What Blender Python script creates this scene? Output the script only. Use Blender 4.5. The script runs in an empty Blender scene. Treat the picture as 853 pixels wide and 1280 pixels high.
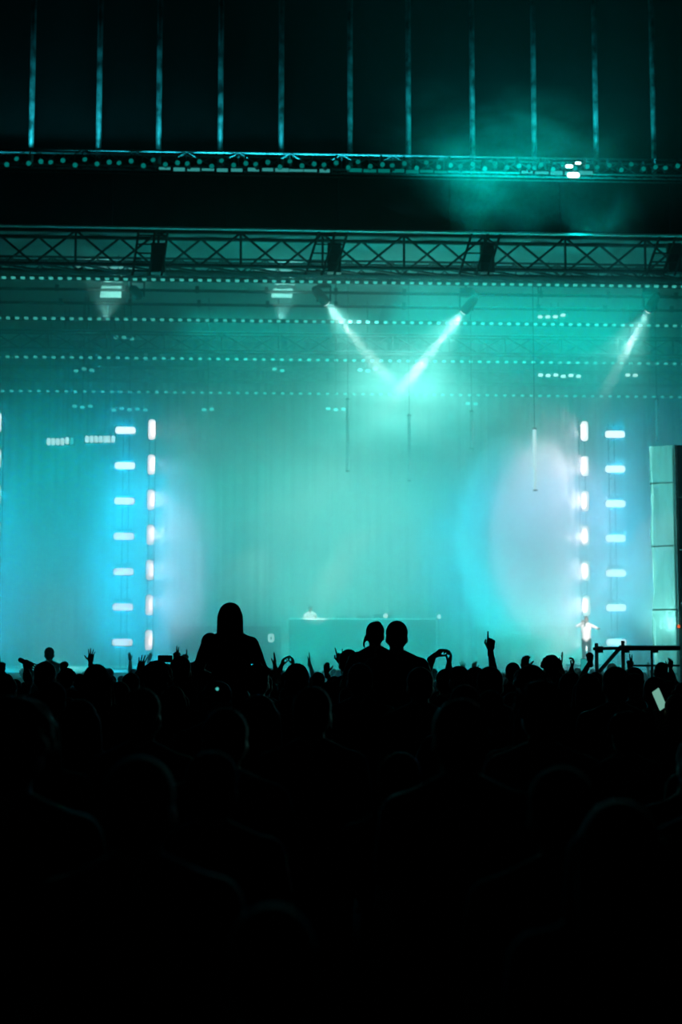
import bpy, bmesh, math, random
from mathutils import Vector, Matrix, Euler
R = math.radians
sc = bpy.context.scene
COL = sc.collection
rnd = random.Random(7)

# ------------------------------------------------------------------ camera
F = 1777.8                      # focal length in pixels (853 x 1280 frame)
YAW, PITCH = R(3.0), R(5.4)
CAM = Vector((0.0, 0.0, 1.92))
cd = bpy.data.cameras.new('camera')
cd.sensor_fit = 'VERTICAL'
cd.sensor_height = 36.0
cd.lens = F * 36.0 / 1280.0
cd.clip_end = 400
cd.dof.use_dof = True
cd.dof.focus_distance = 14.0
cd.dof.aperture_fstop = 2.2
cam = bpy.data.objects.new('camera', cd)
cam.location = CAM
cam.rotation_euler = (R(90) + PITCH, 0, -YAW)
COL.objects.link(cam)
sc.camera = cam
FW = Vector((math.sin(YAW) * math.cos(PITCH), math.cos(YAW) * math.cos(PITCH), math.sin(PITCH)))
RT = Vector((math.cos(YAW), -math.sin(YAW), 0))
UP = Vector((-math.sin(YAW) * math.sin(PITCH), -math.cos(YAW) * math.sin(PITCH), math.cos(PITCH)))


def at(px, py, Y):
    """The world point on the plane y = Y that shows at pixel (px, py)."""
    d = FW + RT * ((px - 426.5) / F) + UP * ((640 - py) / F)
    return CAM + d * ((Y - CAM.y) / d.y)


def ppm(Y):
    return F / (Y * math.cos(YAW))


# ------------------------------------------------------------------ world, colour management
w = bpy.data.worlds.new('night_sky')
sc.world = w
w.use_nodes = True
w.node_tree.nodes['Background'].inputs['Color'].default_value = (0.001, 0.004, 0.005, 1)
w.node_tree.nodes['Background'].inputs['Strength'].default_value = 0.3
sc.view_settings.view_transform = 'Standard'
sc.view_settings.look = 'None'
sc.view_settings.exposure = 0.0
sc.view_settings.gamma = 1.0
sc.view_settings.use_curve_mapping = False
cy = sc.cycles
cy.max_bounces = 3
cy.diffuse_bounces = 1
cy.glossy_bounces = 2
cy.transmission_bounces = 2
cy.transparent_max_bounces = 12
cy.volume_bounces = 0
cy.sample_clamp_indirect = 4
cy.caustics_reflective = False
cy.caustics_refractive = False

TEAL = (0.0, 0.98, 0.84)
PALE = (0.30, 1.0, 0.88)
BLUE = (0.0, 0.58, 1.0)
WARM = (1.0, 0.72, 0.72)


# ------------------------------------------------------------------ lights
def area(name, loc, target, size, power, color, spread=180, size_y=None, parent=None):
    l = bpy.data.lights.new(name, 'AREA')
    l.energy = power
    l.color = color
    l.size = size
    if size_y:
        l.shape = 'RECTANGLE'
        l.size_y = size_y
    l.spread = R(spread)
    o = bpy.data.objects.new(name, l)
    o.location = loc
    d = Vector(target) - Vector(loc)
    o.rotation_euler = d.to_track_quat('-Z', 'Y').to_euler()
    COL.objects.link(o)
    if parent:
        o.parent = parent
    return o


def spot(name, loc, target, power, color, angle, blend=0.5, radius=0.1, parent=None):
    l = bpy.data.lights.new(name, 'SPOT')
    l.energy = power
    l.color = color
    l.spot_size = R(angle)
    l.spot_blend = blend
    l.shadow_soft_size = radius
    o = bpy.data.objects.new(name, l)
    o.location = loc
    d = Vector(target) - Vector(loc)
    o.rotation_euler = d.to_track_quat('-Z', 'Y').to_euler()
    COL.objects.link(o)
    return o


def point(name, loc, power, color, radius=0.3):
    l = bpy.data.lights.new(name, 'POINT')
    l.energy = power
    l.color = color
    l.shadow_soft_size = radius
    o = bpy.data.objects.new(name, l)
    o.location = loc
    COL.objects.link(o)
    return o


YB = 70.0        # backdrop
YL = 57.0        # lamp towers
# unseen lights added to tint the haze under the roof and before the drapes
def haze_fill(name, px, py, Y, wd, hg, power, color, spread):
    o = area(name, at(px, py, Y), at(px, py, Y) + Vector((0, -1, 0)), wd, power, color, size_y=hg, spread=spread)
    o.data.shape = 'ELLIPSE'
    return o


area('roof_fill', at(640, 388, 58), at(640, 1000, 58), 10, 1100, TEAL, size_y=10, spread=170)
area('roof_fill', at(350, 400, 60), at(350, 1000, 60), 4.5, 330, TEAL, size_y=8, spread=170)
area('roof_upfill', at(560, 828, 56), at(580, 300, 54), 14, 1700, TEAL, size_y=5, spread=90)  # added light at deck level, aimed up to brighten the roof
haze_fill('pale_fill', 420, 690, 66, 8, 8, 400, PALE, 55)
haze_fill('pale_fill', 235, 620, 60, 4.5, 7, 150, PALE, 70)
haze_fill('pale_fill', 500, 500, 61, 6, 3, 110, PALE, 80)
haze_fill('teal_fill', 75, 640, 66, 5, 7, 240, TEAL, 90)
haze_fill('pale_fill', 85, 770, 66, 2.5, 5, 80, PALE, 60)
haze_fill('teal_fill', 380, 690, 66, 15, 8, 1000, TEAL, 100)
haze_fill('blue_fill', 665, 705, 61, 9.5, 8, 820, (0.0, 0.5, 1.0), 80)
haze_fill('blue_fill', 185, 710, 61, 4.5, 8, 520, BLUE, 60)
haze_fill('blue_fill', 5, 720, 61, 2, 8, 160, BLUE, 75)
haze_fill('lilac_fill', 688, 675, 58, 5.2, 8.0, 230, (1.0, 0.62, 0.72), 85)
haze_fill('lilac_fill', 222, 715, 58, 2.2, 5.5, 48, (1.0, 0.62, 0.72), 85)
# uplight on the header truss, then added lights without fixtures for the plume
area('fascia_uplight', at(400, 199, 48.9), at(400, 20, 49.4), 24, 420, (0.02, 0.75, 0.9), size_y=0.15, spread=80)
spot('plume_fill', at(590, 300, 48.5), at(620, 150, 46.9), 1300, (0, 0.95, 0.92), 140, 0.9, 0.3)
spot('plume_fill', at(660, 300, 48.5), at(660, 150, 46.9), 1300, (0, 0.95, 0.92), 140, 0.9, 0.3)
spot('plume_fill', at(722, 300, 49.0), at(755, 150, 46.9), 900, (0, 0.95, 0.92), 140, 0.9, 0.3)
spot('sheet_fill', at(838, 786, 36), at(832, 670, 26), 5000, PALE, 30, 0.5, 0.2)  # added light behind the tower sheet, no fixture there
# added unseen spots in mid-air that brighten the two performers
spot('performer_fill', (9.5, 18, 9.5), at(733, 796, 53), 260000, (1, 0.9, 0.88), 3.4, 0.4, 0.1)
spot('performer_fill', (5.0, 18, 9.5), at(390, 766, 58.3), 200000, (1, 0.95, 0.92), 2.2, 0.4, 0.1)
# added unseen strip light at the deck edge, brightening the crowd haze
area('crowd_fill', at(430, 836, 50.4) , at(430, 815, 20), 26, 260, TEAL, size_y=0.3, spread=120)
for xa, ya in ((142, 330), (362, 330)):
    spot('cloth_fill', at(xa - 12, 400, 54), at(xa, ya, 57), 900, PALE, 46, 0.4, 0.1)  # added spots that brighten the hanging cloths

# ------------------------------------------------------------------ materials
MATS = {}


def mat(name, color, rough=0.6, metal=0.0, noise=0.0, scale=8.0, emit=None, strength=0.0, spec=0.5, col2=None):
    m = bpy.data.materials.new(name)
    m.use_nodes = True
    nt = m.node_tree
    b = nt.nodes['Principled BSDF']
    b.inputs['Base Color'].default_value = (*color, 1)
    b.inputs['Roughness'].default_value = rough
    b.inputs['Metallic'].default_value = metal
    b.inputs['Specular IOR Level'].default_value = spec
    if noise:
        tc = nt.nodes.new('ShaderNodeTexCoord')
        n = nt.nodes.new('ShaderNodeTexNoise')
        n.inputs['Scale'].default_value = scale
        n.inputs['Detail'].default_value = 4
        nt.links.new(tc.outputs['Object'], n.inputs['Vector'])
        r = nt.nodes.new('ShaderNodeValToRGB')
        c2 = col2 or tuple(c * (1 - noise) for c in color)
        r.color_ramp.elements[0].position = 0.35
        r.color_ramp.elements[1].position = 0.65
        r.color_ramp.elements[0].color = (*c2, 1)
        r.color_ramp.elements[1].color = (*color, 1)
        nt.links.new(n.outputs['Fac'], r.inputs['Fac'])
        nt.links.new(r.outputs['Color'], b.inputs['Base Color'])
    if emit:
        b.inputs['Emission Color'].default_value = (*emit, 1)
        b.inputs['Emission Strength'].default_value = strength
    MATS[name] = m
    return m


mat('black_metal', (0.012, 0.013, 0.014), 0.5, 0.3, 0.4, 20)
mat('black_cloth', (0.0025, 0.003, 0.003), 0.95, 0, 0.4, 3, spec=0.1)
mat('aluminium', (0.42, 0.44, 0.45), 0.42, 0.85, 0.35, 14)
mat('dull_aluminium', (0.10, 0.105, 0.11), 0.55, 0.6, 0.4, 9)
mat('steel_tube', (0.30, 0.31, 0.32), 0.55, 0.4, 0.95, 2.2, col2=(0.02, 0.02, 0.02))
mat('scaffold_steel', (0.05, 0.052, 0.055), 0.5, 0.5, 0.4, 12)
mat('roof_cloth', (0.42, 0.43, 0.43), 0.9, 0, 0.25, 0.35, spec=0.1)
mat('backdrop_cloth', (0.10, 0.105, 0.105), 0.95, 0, 0.25, 0.9, spec=0.05)
mat('white_paint', (0.8, 0.8, 0.8), 0.35)
mat('white_cloth', (0.85, 0.85, 0.84), 0.9, 0, 0.1, 3, spec=0.1)
mat('stage_boards', (0.03, 0.03, 0.032), 0.6, 0, 0.4, 2)
mat('riser_cloth', (0.10, 0.11, 0.11), 0.9, 0, 0.2, 3)
mat('asphalt', (0.012, 0.012, 0.012), 0.95, 0, 0.5, 1.2)
mat('lamp_lens', (0.9, 0.9, 0.9), 0.4, emit=(1.0, 0.83, 0.82), strength=1.25)
mat('led_cyan', (0.3, 0.6, 0.6), 0.4, emit=(0.10, 0.75, 0.66), strength=0.55)
mat('led_white', (0.8, 0.8, 0.8), 0.4, emit=(0.75, 1.0, 0.97), strength=1.0)
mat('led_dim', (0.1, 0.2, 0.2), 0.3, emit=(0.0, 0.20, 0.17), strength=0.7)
mat('highlight_dim', (0.1, 0.2, 0.2), 0.3, emit=(0.05, 0.42, 0.40), strength=0.6)
mat('tube_glow', (0.5, 0.5, 0.5), 0.4, emit=(0.62, 0.70, 0.78), strength=0.9)
mat('beam_lens', (0.9, 0.9, 0.9), 0.3, emit=(0.85, 1.0, 0.98), strength=3.0)
mat('red_led', (0.5, 0.1, 0.02), 0.4, emit=(1.0, 0.10, 0.01), strength=0.9)


# ------------------------------------------------------------------ mesh helpers
class MB:
    def __init__(self):
        self.v, self.f = [], []

    def add(self, vs, fs):
        b = len(self.v)
        self.v += [tuple(v) for v in vs]
        self.f += [tuple(b + i for i in f) for f in fs]
        return self

    def box(self, c, s, rot=None):
        hx, hy, hz = s[0] / 2, s[1] / 2, s[2] / 2
        c = Vector(c)
        vs = [Vector((x, y, z)) for x in (-hx, hx) for y in (-hy, hy) for z in (-hz, hz)]
        if rot is not None:
            vs = [rot @ v for v in vs]
        return self.add([c + v for v in vs], [(0, 1, 3, 2), (4, 6, 7, 5), (0, 4, 5, 1), (2, 3, 7, 6), (0, 2, 6, 4), (1, 5, 7, 3)])

    def tube(self, p0, p1, r, n=8, r1=None):
        p0, p1 = Vector(p0), Vector(p1)
        r1 = r if r1 is None else r1
        q = (p1 - p0).to_track_quat('Z', 'Y')
        vs, fs = [], []
        for k in range(n):
            a = 2 * math.pi * k / n
            e = q @ Vector((math.cos(a), math.sin(a), 0))
            vs += [p0 + e * r, p1 + e * r1]
        for k in range(n):
            a, b = 2 * k, 2 * ((k + 1) % n)
            fs.append((a, b, b + 1, a + 1))
        fs.append(tuple(2 * k for k in reversed(range(n))))
        fs.append(tuple(2 * k + 1 for k in range(n)))
        return self.add(vs, fs)

    def rbox(self, c, s, r, axis='y', n=4):
        """A bar with rounded corners in the plane across `axis`."""
        a, b, d = {'y': (0, 2, 1), 'x': (1, 2, 0), 'z': (0, 1, 2)}[axis]
        pts = []
        for cx, cz, t0 in ((1, 1, 0), (-1, 1, 90), (-1, -1, 180), (1, -1, 270)):
            for k in range(n + 1):
                t = R(t0 + 90 * k / n)
                pts.append((cx * (s[a] / 2 - r) + r * math.cos(t), cz * (s[b] / 2 - r) + r * math.sin(t)))
        vs, m = [], len(pts)
        for e in (-1, 1):
            for p in pts:
                v = [0, 0, 0]
                v[a], v[b], v[d] = c[a] + p[0], c[b] + p[1], c[d] + e * s[d] / 2
                vs.append(v)
        fs = [(k, (k + 1) % m, m + (k + 1) % m, m + k) for k in range(m)]
        fs += [tuple(reversed(range(m))), tuple(range(m, 2 * m))]
        return self.add(vs, fs)

    def mesh(self, name, m=None, smooth=False):
        me = bpy.data.meshes.new(name)
        me.from_pydata(self.v, [], self.f)
        bm = bmesh.new()
        bm.from_mesh(me)
        bmesh.ops.recalc_face_normals(bm, faces=bm.faces)
        bm.to_mesh(me)
        bm.free()
        if m:
            me.materials.append(MATS[m] if isinstance(m, str) else m)
        if smooth:
            for p in me.polygons:
                p.use_smooth = True
        return me

    def build(self, name, m, parent=None, loc=None, smooth=False):
        return link(name, self.mesh(name, m, smooth), parent, loc)


def link(name, me, parent=None, loc=None, rot=None, scale=None):
    o = bpy.data.objects.new(name, me)
    COL.objects.link(o)
    if parent:
        o.parent = parent
    if loc is not None:
        o.location = loc
    if rot is not None:
        o.rotation_euler = rot
    if scale is not None:
        o.scale = scale
    return o


def tag(o, label=None, cat=None, group=None, kind=None):
    for k, v in (('label', label), ('category', cat), ('group', group), ('kind', kind)):
        if v:
            o[k] = v
    return o


def empty(name, loc, label=None, cat=None, group=None, kind=None, rot=None):
    o = bpy.data.objects.new(name, None)
    COL.objects.link(o)
    o.location = loc
    if rot is not None:
        o.rotation_euler = rot
    return tag(o, label, cat, group, kind)


def dup(root, loc, rot=None, label=None, scale=None):
    def cp(o, parent):
        c = o.copy()
        COL.objects.link(c)
        c.parent = parent
        for ch in KIDS.get(o.name, ()):
            cp(ch, c)
        return c
    c = cp(root, None)
    c.location = loc
    if rot is not None:
        c.rotation_euler = rot
    if scale is not None:
        c.scale = scale
    if label:
        c['label'] = label
    return c


KIDS = {}


def proto(root):
    """Remember the children of a thing (and theirs) for copying."""
    todo = [root]
    while todo:
        o = todo.pop()
        ch = [c for c in COL.objects if c.parent is o]
        KIDS[o.name] = ch
        todo += ch
    return root


ORD = ['topmost', 'second', 'third', 'fourth', 'fifth', 'sixth', 'seventh', 'eighth', 'ninth', 'tenth', 'eleventh', 'twelfth']

# ------------------------------------------------------------------ setting
g = MB().add([(-60, -10, 0.09), (66, -10, 0.09), (66, 52, -0.468), (-60, 52, -0.468), (66, 120, -0.468), (-60, 120, -0.468)], [(0, 1, 2, 3), (3, 2, 4, 5)]).build('ground', 'asphalt')
tag(g, 'dark asphalt ground under the crowd, sloping gently to the stage', kind='structure')
s = MB().box((3, 61, 0.26), (44, 20, 1.48)).build('stage_deck', 'stage_boards')
tag(s, 'dark raised stage deck behind the crowd', kind='structure')
ZR = at(426, 288, 50).z + 0.35       # underside of the roof
# roof membrane in bays between ribs
roof = empty('stage_roof', (3, 61, ZR), 'pale roof membrane above the stage, hung in bays', kind='structure')
for i in range(11):
    for j in range(4):
        x0, y0 = -20 + i * 4.2, 51 + j * 5.0
        m = MB()
        n = 6
        vs, fs = [], []
        for a in range(n + 1):
            for b in range(n + 1):
                sag = 0.25 * (1 - (2 * a / n - 1) ** 2) * (1 - (2 * b / n - 1) ** 2)
                vs.append((x0 + 4.2 * a / n - 3, y0 + 5.0 * b / n - 61, -sag))
        for a in range(n):
            for b in range(n):
                k = a * (n + 1) + b
                fs.append((k, k + 1, k + n + 2, k + n + 1))
        m.add(vs, fs)
        m.build('roof_bay', 'roof_cloth', roof, smooth=True)
# backdrop: hung drapes with folds, one panel every 2 m
wb = empty('backdrop', (3, YB, 1.0), 'pale pleated backdrop drapes hung at the back of the stage', kind='structure')
for i in range(22):
    x0 = -22 + i * 2.2
    vs, fs = [], []
    n = 22
    ph = rnd.random() * 6
    for k in range(n + 1):
        x = x0 + 2.2 * k / n
        yy = 0.05 * math.sin(k * 2 * math.pi / 5.5 + ph) + 0.025 * math.sin(k * 1.7 + ph * 2)
        vs += [(x - 3, yy, 0), (x - 3, yy * 0.7, ZR - 1.0)]
    fs = [(2 * k, 2 * k + 2, 2 * k + 3, 2 * k + 1) for k in range(n)]
    MB().add(vs, fs).build('drape', 'backdrop_cloth', wb, smooth=True)

# ------------------------------------------------------------------ fascia above the roof line
YF = 49.5
zf0 = at(426, 203, YF).z
bars = [40, 124, 199, 276, 352, 438, 511, 591, 668, 745, 817]
fa = empty('upper_fascia', (3, YF, zf0), 'tall black fascia with upright steel tubes above the header truss', 'fascia')
xs = [at(b, 100, YF).x for b in bars]
edges = [xs[0] - 4.4, xs[0] - 2.2] + xs + [xs[-1] + 2.2, xs[-1] + 4.4]
for i in range(len(edges) - 1):
    a, b = edges[i], edges[i + 1]
    MB().box(((a + b) / 2 - 3, 0.35, 4.2), (b - a - 0.04, 0.05, 9.4)).build('fascia_panel', 'black_cloth', fa)
for x in edges:
    o = MB().tube((x - 3, 0.12, -0.3), (x - 3, 0.12, 8.8), 0.095, 10).build('fascia_post', 'steel_tube', fa, smooth=True)
# header band
zb1, zb0 = at(426, 222, YF).z, at(426, 287, YF).z
hb = empty('header_band', (3, YF, zb0), 'plain black band with a bright metal lower edge below the header truss', 'fascia')
for i in range(10):
    MB().box((-17.5 + i * 4.0 + 2 - 3, 0.0, (zb1 - zb0) / 2), (3.98, 0.06, zb1 - zb0)).build('band_panel', 'black_cloth', hb)
MB().tube((-20, -0.08, -0.05), (22, -0.08, -0.05), 0.04, 10).build('edge_tube', 'white_paint', hb)
MB().tube((-20, -0.06, zb1 - zb0), (22, -0.06, zb1 - zb0), 0.03, 8).build('edge_tube', 'dull_aluminium', hb)


# ------------------------------------------------------------------ trusses
def truss(name, label, x0, x1, y, z, h, dpt, bay, r=0.045, m='dull_aluminium', group=None, mc=None):
    """z is the middle; h the height, dpt the depth."""
    t = empty(name, (0, y, z), label, 'truss', group)
    L = x1 - x0
    for sy in (-1, 1):
        for sz in (-1, 1):
            MB().tube((x0, sy * dpt / 2, sz * h / 2), (x1, sy * dpt / 2, sz * h / 2), r, 8).build('chord', (mc or m) if sz < 0 else m, t)
    n = max(1, round(L / bay))
    b = L / n
    up = MB().tube((0, 0, -h / 2), (0, 0, h / 2), r * 0.6, 6).mesh('brace', m)
    d1 = MB().tube((0, 0, -h / 2), (b, 0, h / 2), r * 0.6, 6).mesh('brace', m)
    d2 = MB().tube((0, 0, h / 2), (b, 0, -h / 2), r * 0.6, 6).mesh('brace', m)
    f1 = MB().tube((0, -dpt / 2, 0), (b, dpt / 2, 0), r * 0.6, 6).mesh('brace', m)
    for i in range(n):
        x = x0 + i * b
        link('brace', d1 if i % 2 else d2, t, (x, -dpt / 2, 0))
        link('brace', d2 if i % 2 else d1, t, (x, dpt / 2, 0))
        link('brace', f1, t, (x, 0, -h / 2))
        if i % 2 == 0:
            link('brace', up, t, (x, -dpt / 2, 0))
    return t


def zat(py, Y, px=426):
    return at(px, py, Y).z


truss('header_truss', 'long low box truss carrying par lamps above the black band', -12, 19, YF - 0.35, zat(209, YF), 0.55, 0.4, 0.9, 0.04, 'dull_aluminium', mc='aluminium')
truss('front_truss', 'deep roof truss with crossed braces just behind the bright edge tube', -13, 20, 51.5, zat(318, 51.5), 1.25, 0.9, 1.5, 0.075, 'black_metal')
truss('lighting_truss', 'truss hung below the front roof truss with fine crossed braces', -13, 20, 53.5, zat(338, 53.5), 0.6, 0.5, 0.8, 0.045, 'black_metal')
truss('middle_truss', 'thin truss seen between the upper two rows of light dots', -14, 21, 59.5, zat(430, 59.5), 0.75, 0.5, 1.2, 0.05, 'dull_aluminium')
truss('rear_truss', 'faint rear truss above the third row of light dots', -15, 22, 64, zat(470, 64), 0.6, 0.5, 1.5, 0.04, 'dull_aluminium')


for py_, Y_, lab in ((346, 54.2, 'long dark rigging pipe just above the uppermost row of light dots'), (366, 56.5, 'long dark rigging pipe between the uppermost and the brightest row of light dots'),
                     (383, 57.3, 'long dark rigging pipe close above the brightest row of light dots')):
    t = empty('rigging_pipe', at(426, py_, Y_), lab, 'pipe')
    MB().tube((-18, 0, 0), (18, 0, 0), 0.06, 8).build('pipe', 'black_metal', t)
    for i in range(13):
        MB().box((-17 + i * 2.8, 0, 0.05), (0.14, 0.16, 0.26)).build('clamp', 'black_metal', t)
        if i % 3 == 0:
            MB().tube((-17 + i * 2.8, 0, 0.1), (-17 + i * 2.8, 0, ZR - at(426, py_, Y_).z), 0.02, 6).build('hanging_wire', 'black_metal', t)


# rows of LED dots
def led_row(py, Y, step, label, which):
    t = empty('led_batten', at(426, py, Y), label, 'light batten', 'rows of light dots under the roof')
    MB().box((0, 0.06, 0.0), (36, 0.1, 0.16)).build('batten_rail', 'black_metal', t)
    dot = MB().rbox((0, -0.03, -0.02), (0.17, 0.08, 0.10), 0.04, n=2).mesh('light_dot', which)
    n = int(34 / step)
    for i in range(n):
        link('light_dot', dot, t, (-17 + i * step, 0, 0))


led_row(352, 54.5, 0.36, 'long row of small lit dots nearest the front roof truss', 'led_cyan')
led_row(402, 58, 0.37, 'brightest long row of small lit dots, below the lit beams housings', 'led_cyan')
led_row(450, 62, 0.40, 'long row of small lit dots crossing just under the two beams', 'led_cyan')
led_row(492, 66, 0.42, 'lowest and faintest long row of lit dots before the backdrop', 'led_cyan')

# white hanging cloth strips between the trusses
for k, (xa, xb) in enumerate(((147, 138), (372, 352))):
    a, b = at(xa, 291, 57), at(xb, 372, 57)
    c = (a + b) / 2
    t = empty('hanging_cloth', c, ['narrow white cloth strip behind the trusses over the horizontal lamps',
                                   'narrow white cloth strip behind the trusses beside the crossed beams'][k], 'cloth')
    wd = 0.42
    m = MB()
    vs, fs = [], []
    for i in range(9):
        p = a.lerp(b, i / 8) - c
        for q in (-1, -0.33, 0.33, 1):
            vs.append(p + Vector((q * wd, 0.05 * math.sin(q * 5 + i), 0)))
    for i in range(8):
        for q in range(3):
            kx = i * 4 + q
            fs.append((kx, kx + 1, kx + 5, kx + 4))
    m.add(vs, fs).build('cloth', 'white_cloth', t, smooth=True)
    MB().tube(a - c + Vector((-0.5, 0, 0)), a - c + Vector((0.5, 0, 0)), 0.04).build('hanging_bar', 'black_metal', t)

# slanted ladder frames in front of the trusses
for k, (x, lean) in enumerate(((187, -0.12), (408, -0.3), (600, -0.3), (835, -0.35))):
    p = at(x, 318, 50.6)
    t = empty('slanted_ladder', p, ['upright ladder frame on the roof truss, farthest from the crossed beams', 'slanted ladder frame on the roof truss beside the white cloth',
                                    'slanted ladder frame on the roof truss above the beam pointing down and inward', 'slanted ladder frame on the roof truss at the edge by the black tower'][k], 'frame')
    for s_ in (-0.5, 0.1, 0.55):
        MB().tube((s_ + lean * 0.8 * -1, 0, 0.85), (s_ + lean * 0.9, 0, -0.8), 0.05, 6).build('rail', 'dull_aluminium', t)
    for j in range(5):
        z = 0.7 - j * 0.33
        MB().tube((-0.5 - lean * z, 0, z), (0.55 - lean * z, 0, z), 0.03, 6).build('rung', 'black_metal', t)
    MB().box((0.3, 0.2, -0.1), (0.5, 0.3, 1.1)).build('cable_box', 'black_metal', t)

# ------------------------------------------------------------------ par lamps on the header truss
pl = empty('par_lamp', (0, 0, 0), 'small black par lamp in the row along the header truss', 'lamp', 'par lamps along the header truss')
cn = MB().tube((0, -0.14, 0.0), (0, 0.14, 0), 0.10, 10, 0.07).build('can', 'black_metal', pl)
MB().tube((0, -0.15, 0.0), (0, -0.12, 0), 0.085, 10).build('lens', 'led_dim', cn)
MB().box((0, 0.10, 0.13), (0.05, 0.22, 0.30)).build('bracket', 'black_metal', pl)
proto(pl)
n = 0
px = -20.0
while px < 880:
    p = at(px, 205 + px * 0.009 - 4 * (n % 2), YF - 0.75)
    ib = sum(1 for b in bars if b <= px)
    kk = n - min([j for j in range(n + 1) if sum(1 for b in bars if b <= -20 + 14.2 * j) == ib])
    OR = ['first', 'second', 'third', 'fourth', 'fifth', 'sixth', 'seventh', 'eighth', 'ninth', 'tenth', 'eleventh']
    lab = 'par lamp, %s past the %s fascia post from the left on the header truss' % (OR[kk], OR[ib - 1]) if ib else 'par lamp, %s of those before the leftmost fascia post on the header truss' % OR[kk]
    if n == 0:
        pl.location = p
        pl['label'] = lab
    else:
        dup(pl, p, (R(-12 + 18 * (n % 3)), 0, R(12 * ((n % 3) - 1))), lab)
    n += 1
    px += 14.2


# emissive strips that paint the highlights on the header truss chord
for xa, xb, which, lab in ((197, 305, 'highlight_dim', 'faint painted highlight along the header truss over the horizontal bar lamps'), (308, 415, 'highlight_dim', 'faint painted highlight along the header truss over the white cloths'),
                           (436, 560, 'led_dim', 'faintest painted highlight along the header truss amid the smoke'), (650, 742, 'highlight_dim', 'brighter painted highlight along the header truss over the short beam')):
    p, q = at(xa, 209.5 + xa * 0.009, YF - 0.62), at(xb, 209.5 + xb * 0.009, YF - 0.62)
    t = empty('chord_highlight', (p + q) / 2, lab, 'painted highlight', 'painted highlights on the header truss')
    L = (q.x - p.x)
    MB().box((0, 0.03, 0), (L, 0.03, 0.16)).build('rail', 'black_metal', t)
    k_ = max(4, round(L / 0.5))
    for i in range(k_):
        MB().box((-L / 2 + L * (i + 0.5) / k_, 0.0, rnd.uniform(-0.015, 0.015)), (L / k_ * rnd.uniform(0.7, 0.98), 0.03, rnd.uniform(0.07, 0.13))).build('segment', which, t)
for px_, py_, r_ in ((712, 208, 0.10), (717, 219, 0.17), (723, 204, 0.08)):
    t = empty('flood_lamp', at(px_, py_, YF - 0.68), 'small glaring flood lamp on the header truss, %s' % ('upper of three' if py_ == 204 else 'lowest and brightest of three' if py_ == 219 else 'middle of three'), 'lamp')
    MB().tube((0, 0.1, 0), (0, 0, 0), r_, 12).build('housing', 'black_metal', t)
    MB().rbox((0, -0.01, 0), (r_ * 2.6, 0.02, r_ * 1.1), r_ * 0.5).build('lens', 'beam_lens', t)

# ------------------------------------------------------------------ moving heads
def moving_head(x, y, Y, tx, ty, TY, label, beam, angle=7, col=(0.75, 1.0, 0.95)):
    p, q = at(x, y, Y), at(tx, ty, TY)
    d = (q - p).normalized()
    t = empty('moving_head', p, label, 'stage light', 'moving heads under the roof')
    rot = d.to_track_quat('Y', 'Z').to_matrix()
    m = MB()
    for a, b, r0, r1 in ((-0.75, -0.45, 0.12, 0.2), (-0.45, 0.1, 0.2, 0.2), (0.1, 0.16, 0.2, 0.17)):
        m.tube(rot @ Vector((0, a, 0)), rot @ Vector((0, b, 0)), r0, 12, r1)
    hd = m.build('head', 'black_metal', t)
    MB().tube(rot @ Vector((0, 0.16, 0)), rot @ Vector((0, 0.19, 0)), 0.15, 12).build('lens', 'beam_lens' if beam else 'led_cyan', hd)
    y_ = MB()
    for s_ in (-1, 1):
        y_.box((s_ * 0.26, 0, 0.22), (0.06, 0.14, 0.6))
    y_.box((0, 0, 0.54), (0.6, 0.2, 0.1)).build('yoke', 'black_metal', t)
    MB().box((0, 0, 0.7), (0.5, 0.36, 0.24)).build('base', 'black_metal', t)
    MB().tube((0, 0, 0.8), (0, 0, 2.4), 0.05, 6).build('hanging_pole', 'black_metal', t)
    if beam:
        spot('beam', p + d * 0.25, q, beam, col, angle, 0.35, 0.12)
        spot('beam', p + d * 0.25, q, beam * 0.08, PALE, 60, 0.9, 0.12)  # added wide spot that brightens the mist around the beam
    return t


moving_head(405, 375, 56, 470, 455, 59, 'moving head with a bright beam aimed down toward the middle, near the white cloth', 52000, 8)
moving_head(583, 386, 56, 515, 470, 59, 'moving head with the longest bright beam, aimed down toward the middle', 64000, 8)
moving_head(813, 384, 56, 783, 440, 58, 'moving head with a short beam above the black tower', 32000, 8)
moving_head(172, 368, 56, 186, 384, 57.5, 'dim moving head above the horizontal strobe lamps', 0)

# ------------------------------------------------------------------ lamp towers
ORDN = ['topmost', 'second from the top', 'third from the top', 'fourth from the top', 'fifth from the top', 'sixth from the top', 'lowest']


def strobe_proto(name, vertical):
    o = empty(name, (0, 0, 0), 'x', 'strobe lamp')
    w_, h_ = (0.27, 0.80) if vertical else (0.80, 0.27)
    MB().rbox((0, 0.09, 0), (w_ + 0.05, 0.16, h_ + 0.05), 0.12).build('housing', 'dull_aluminium', o)
    hs = COL.objects[-1]
    MB().rbox((0, -0.01, 0), (w_, 0.06, h_), 0.10).build('lens', 'lamp_lens', hs)
    if not vertical:
        MB().rbox((0, 0.04, 0.26), (0.68, 0.10, 0.12), 0.03).build('reflector', 'aluminium', o)
    MB().box((0, 0.22, 0), (0.12, 0.14, 0.12)).build('clamp', 'black_metal', o)
    return proto(o)


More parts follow.
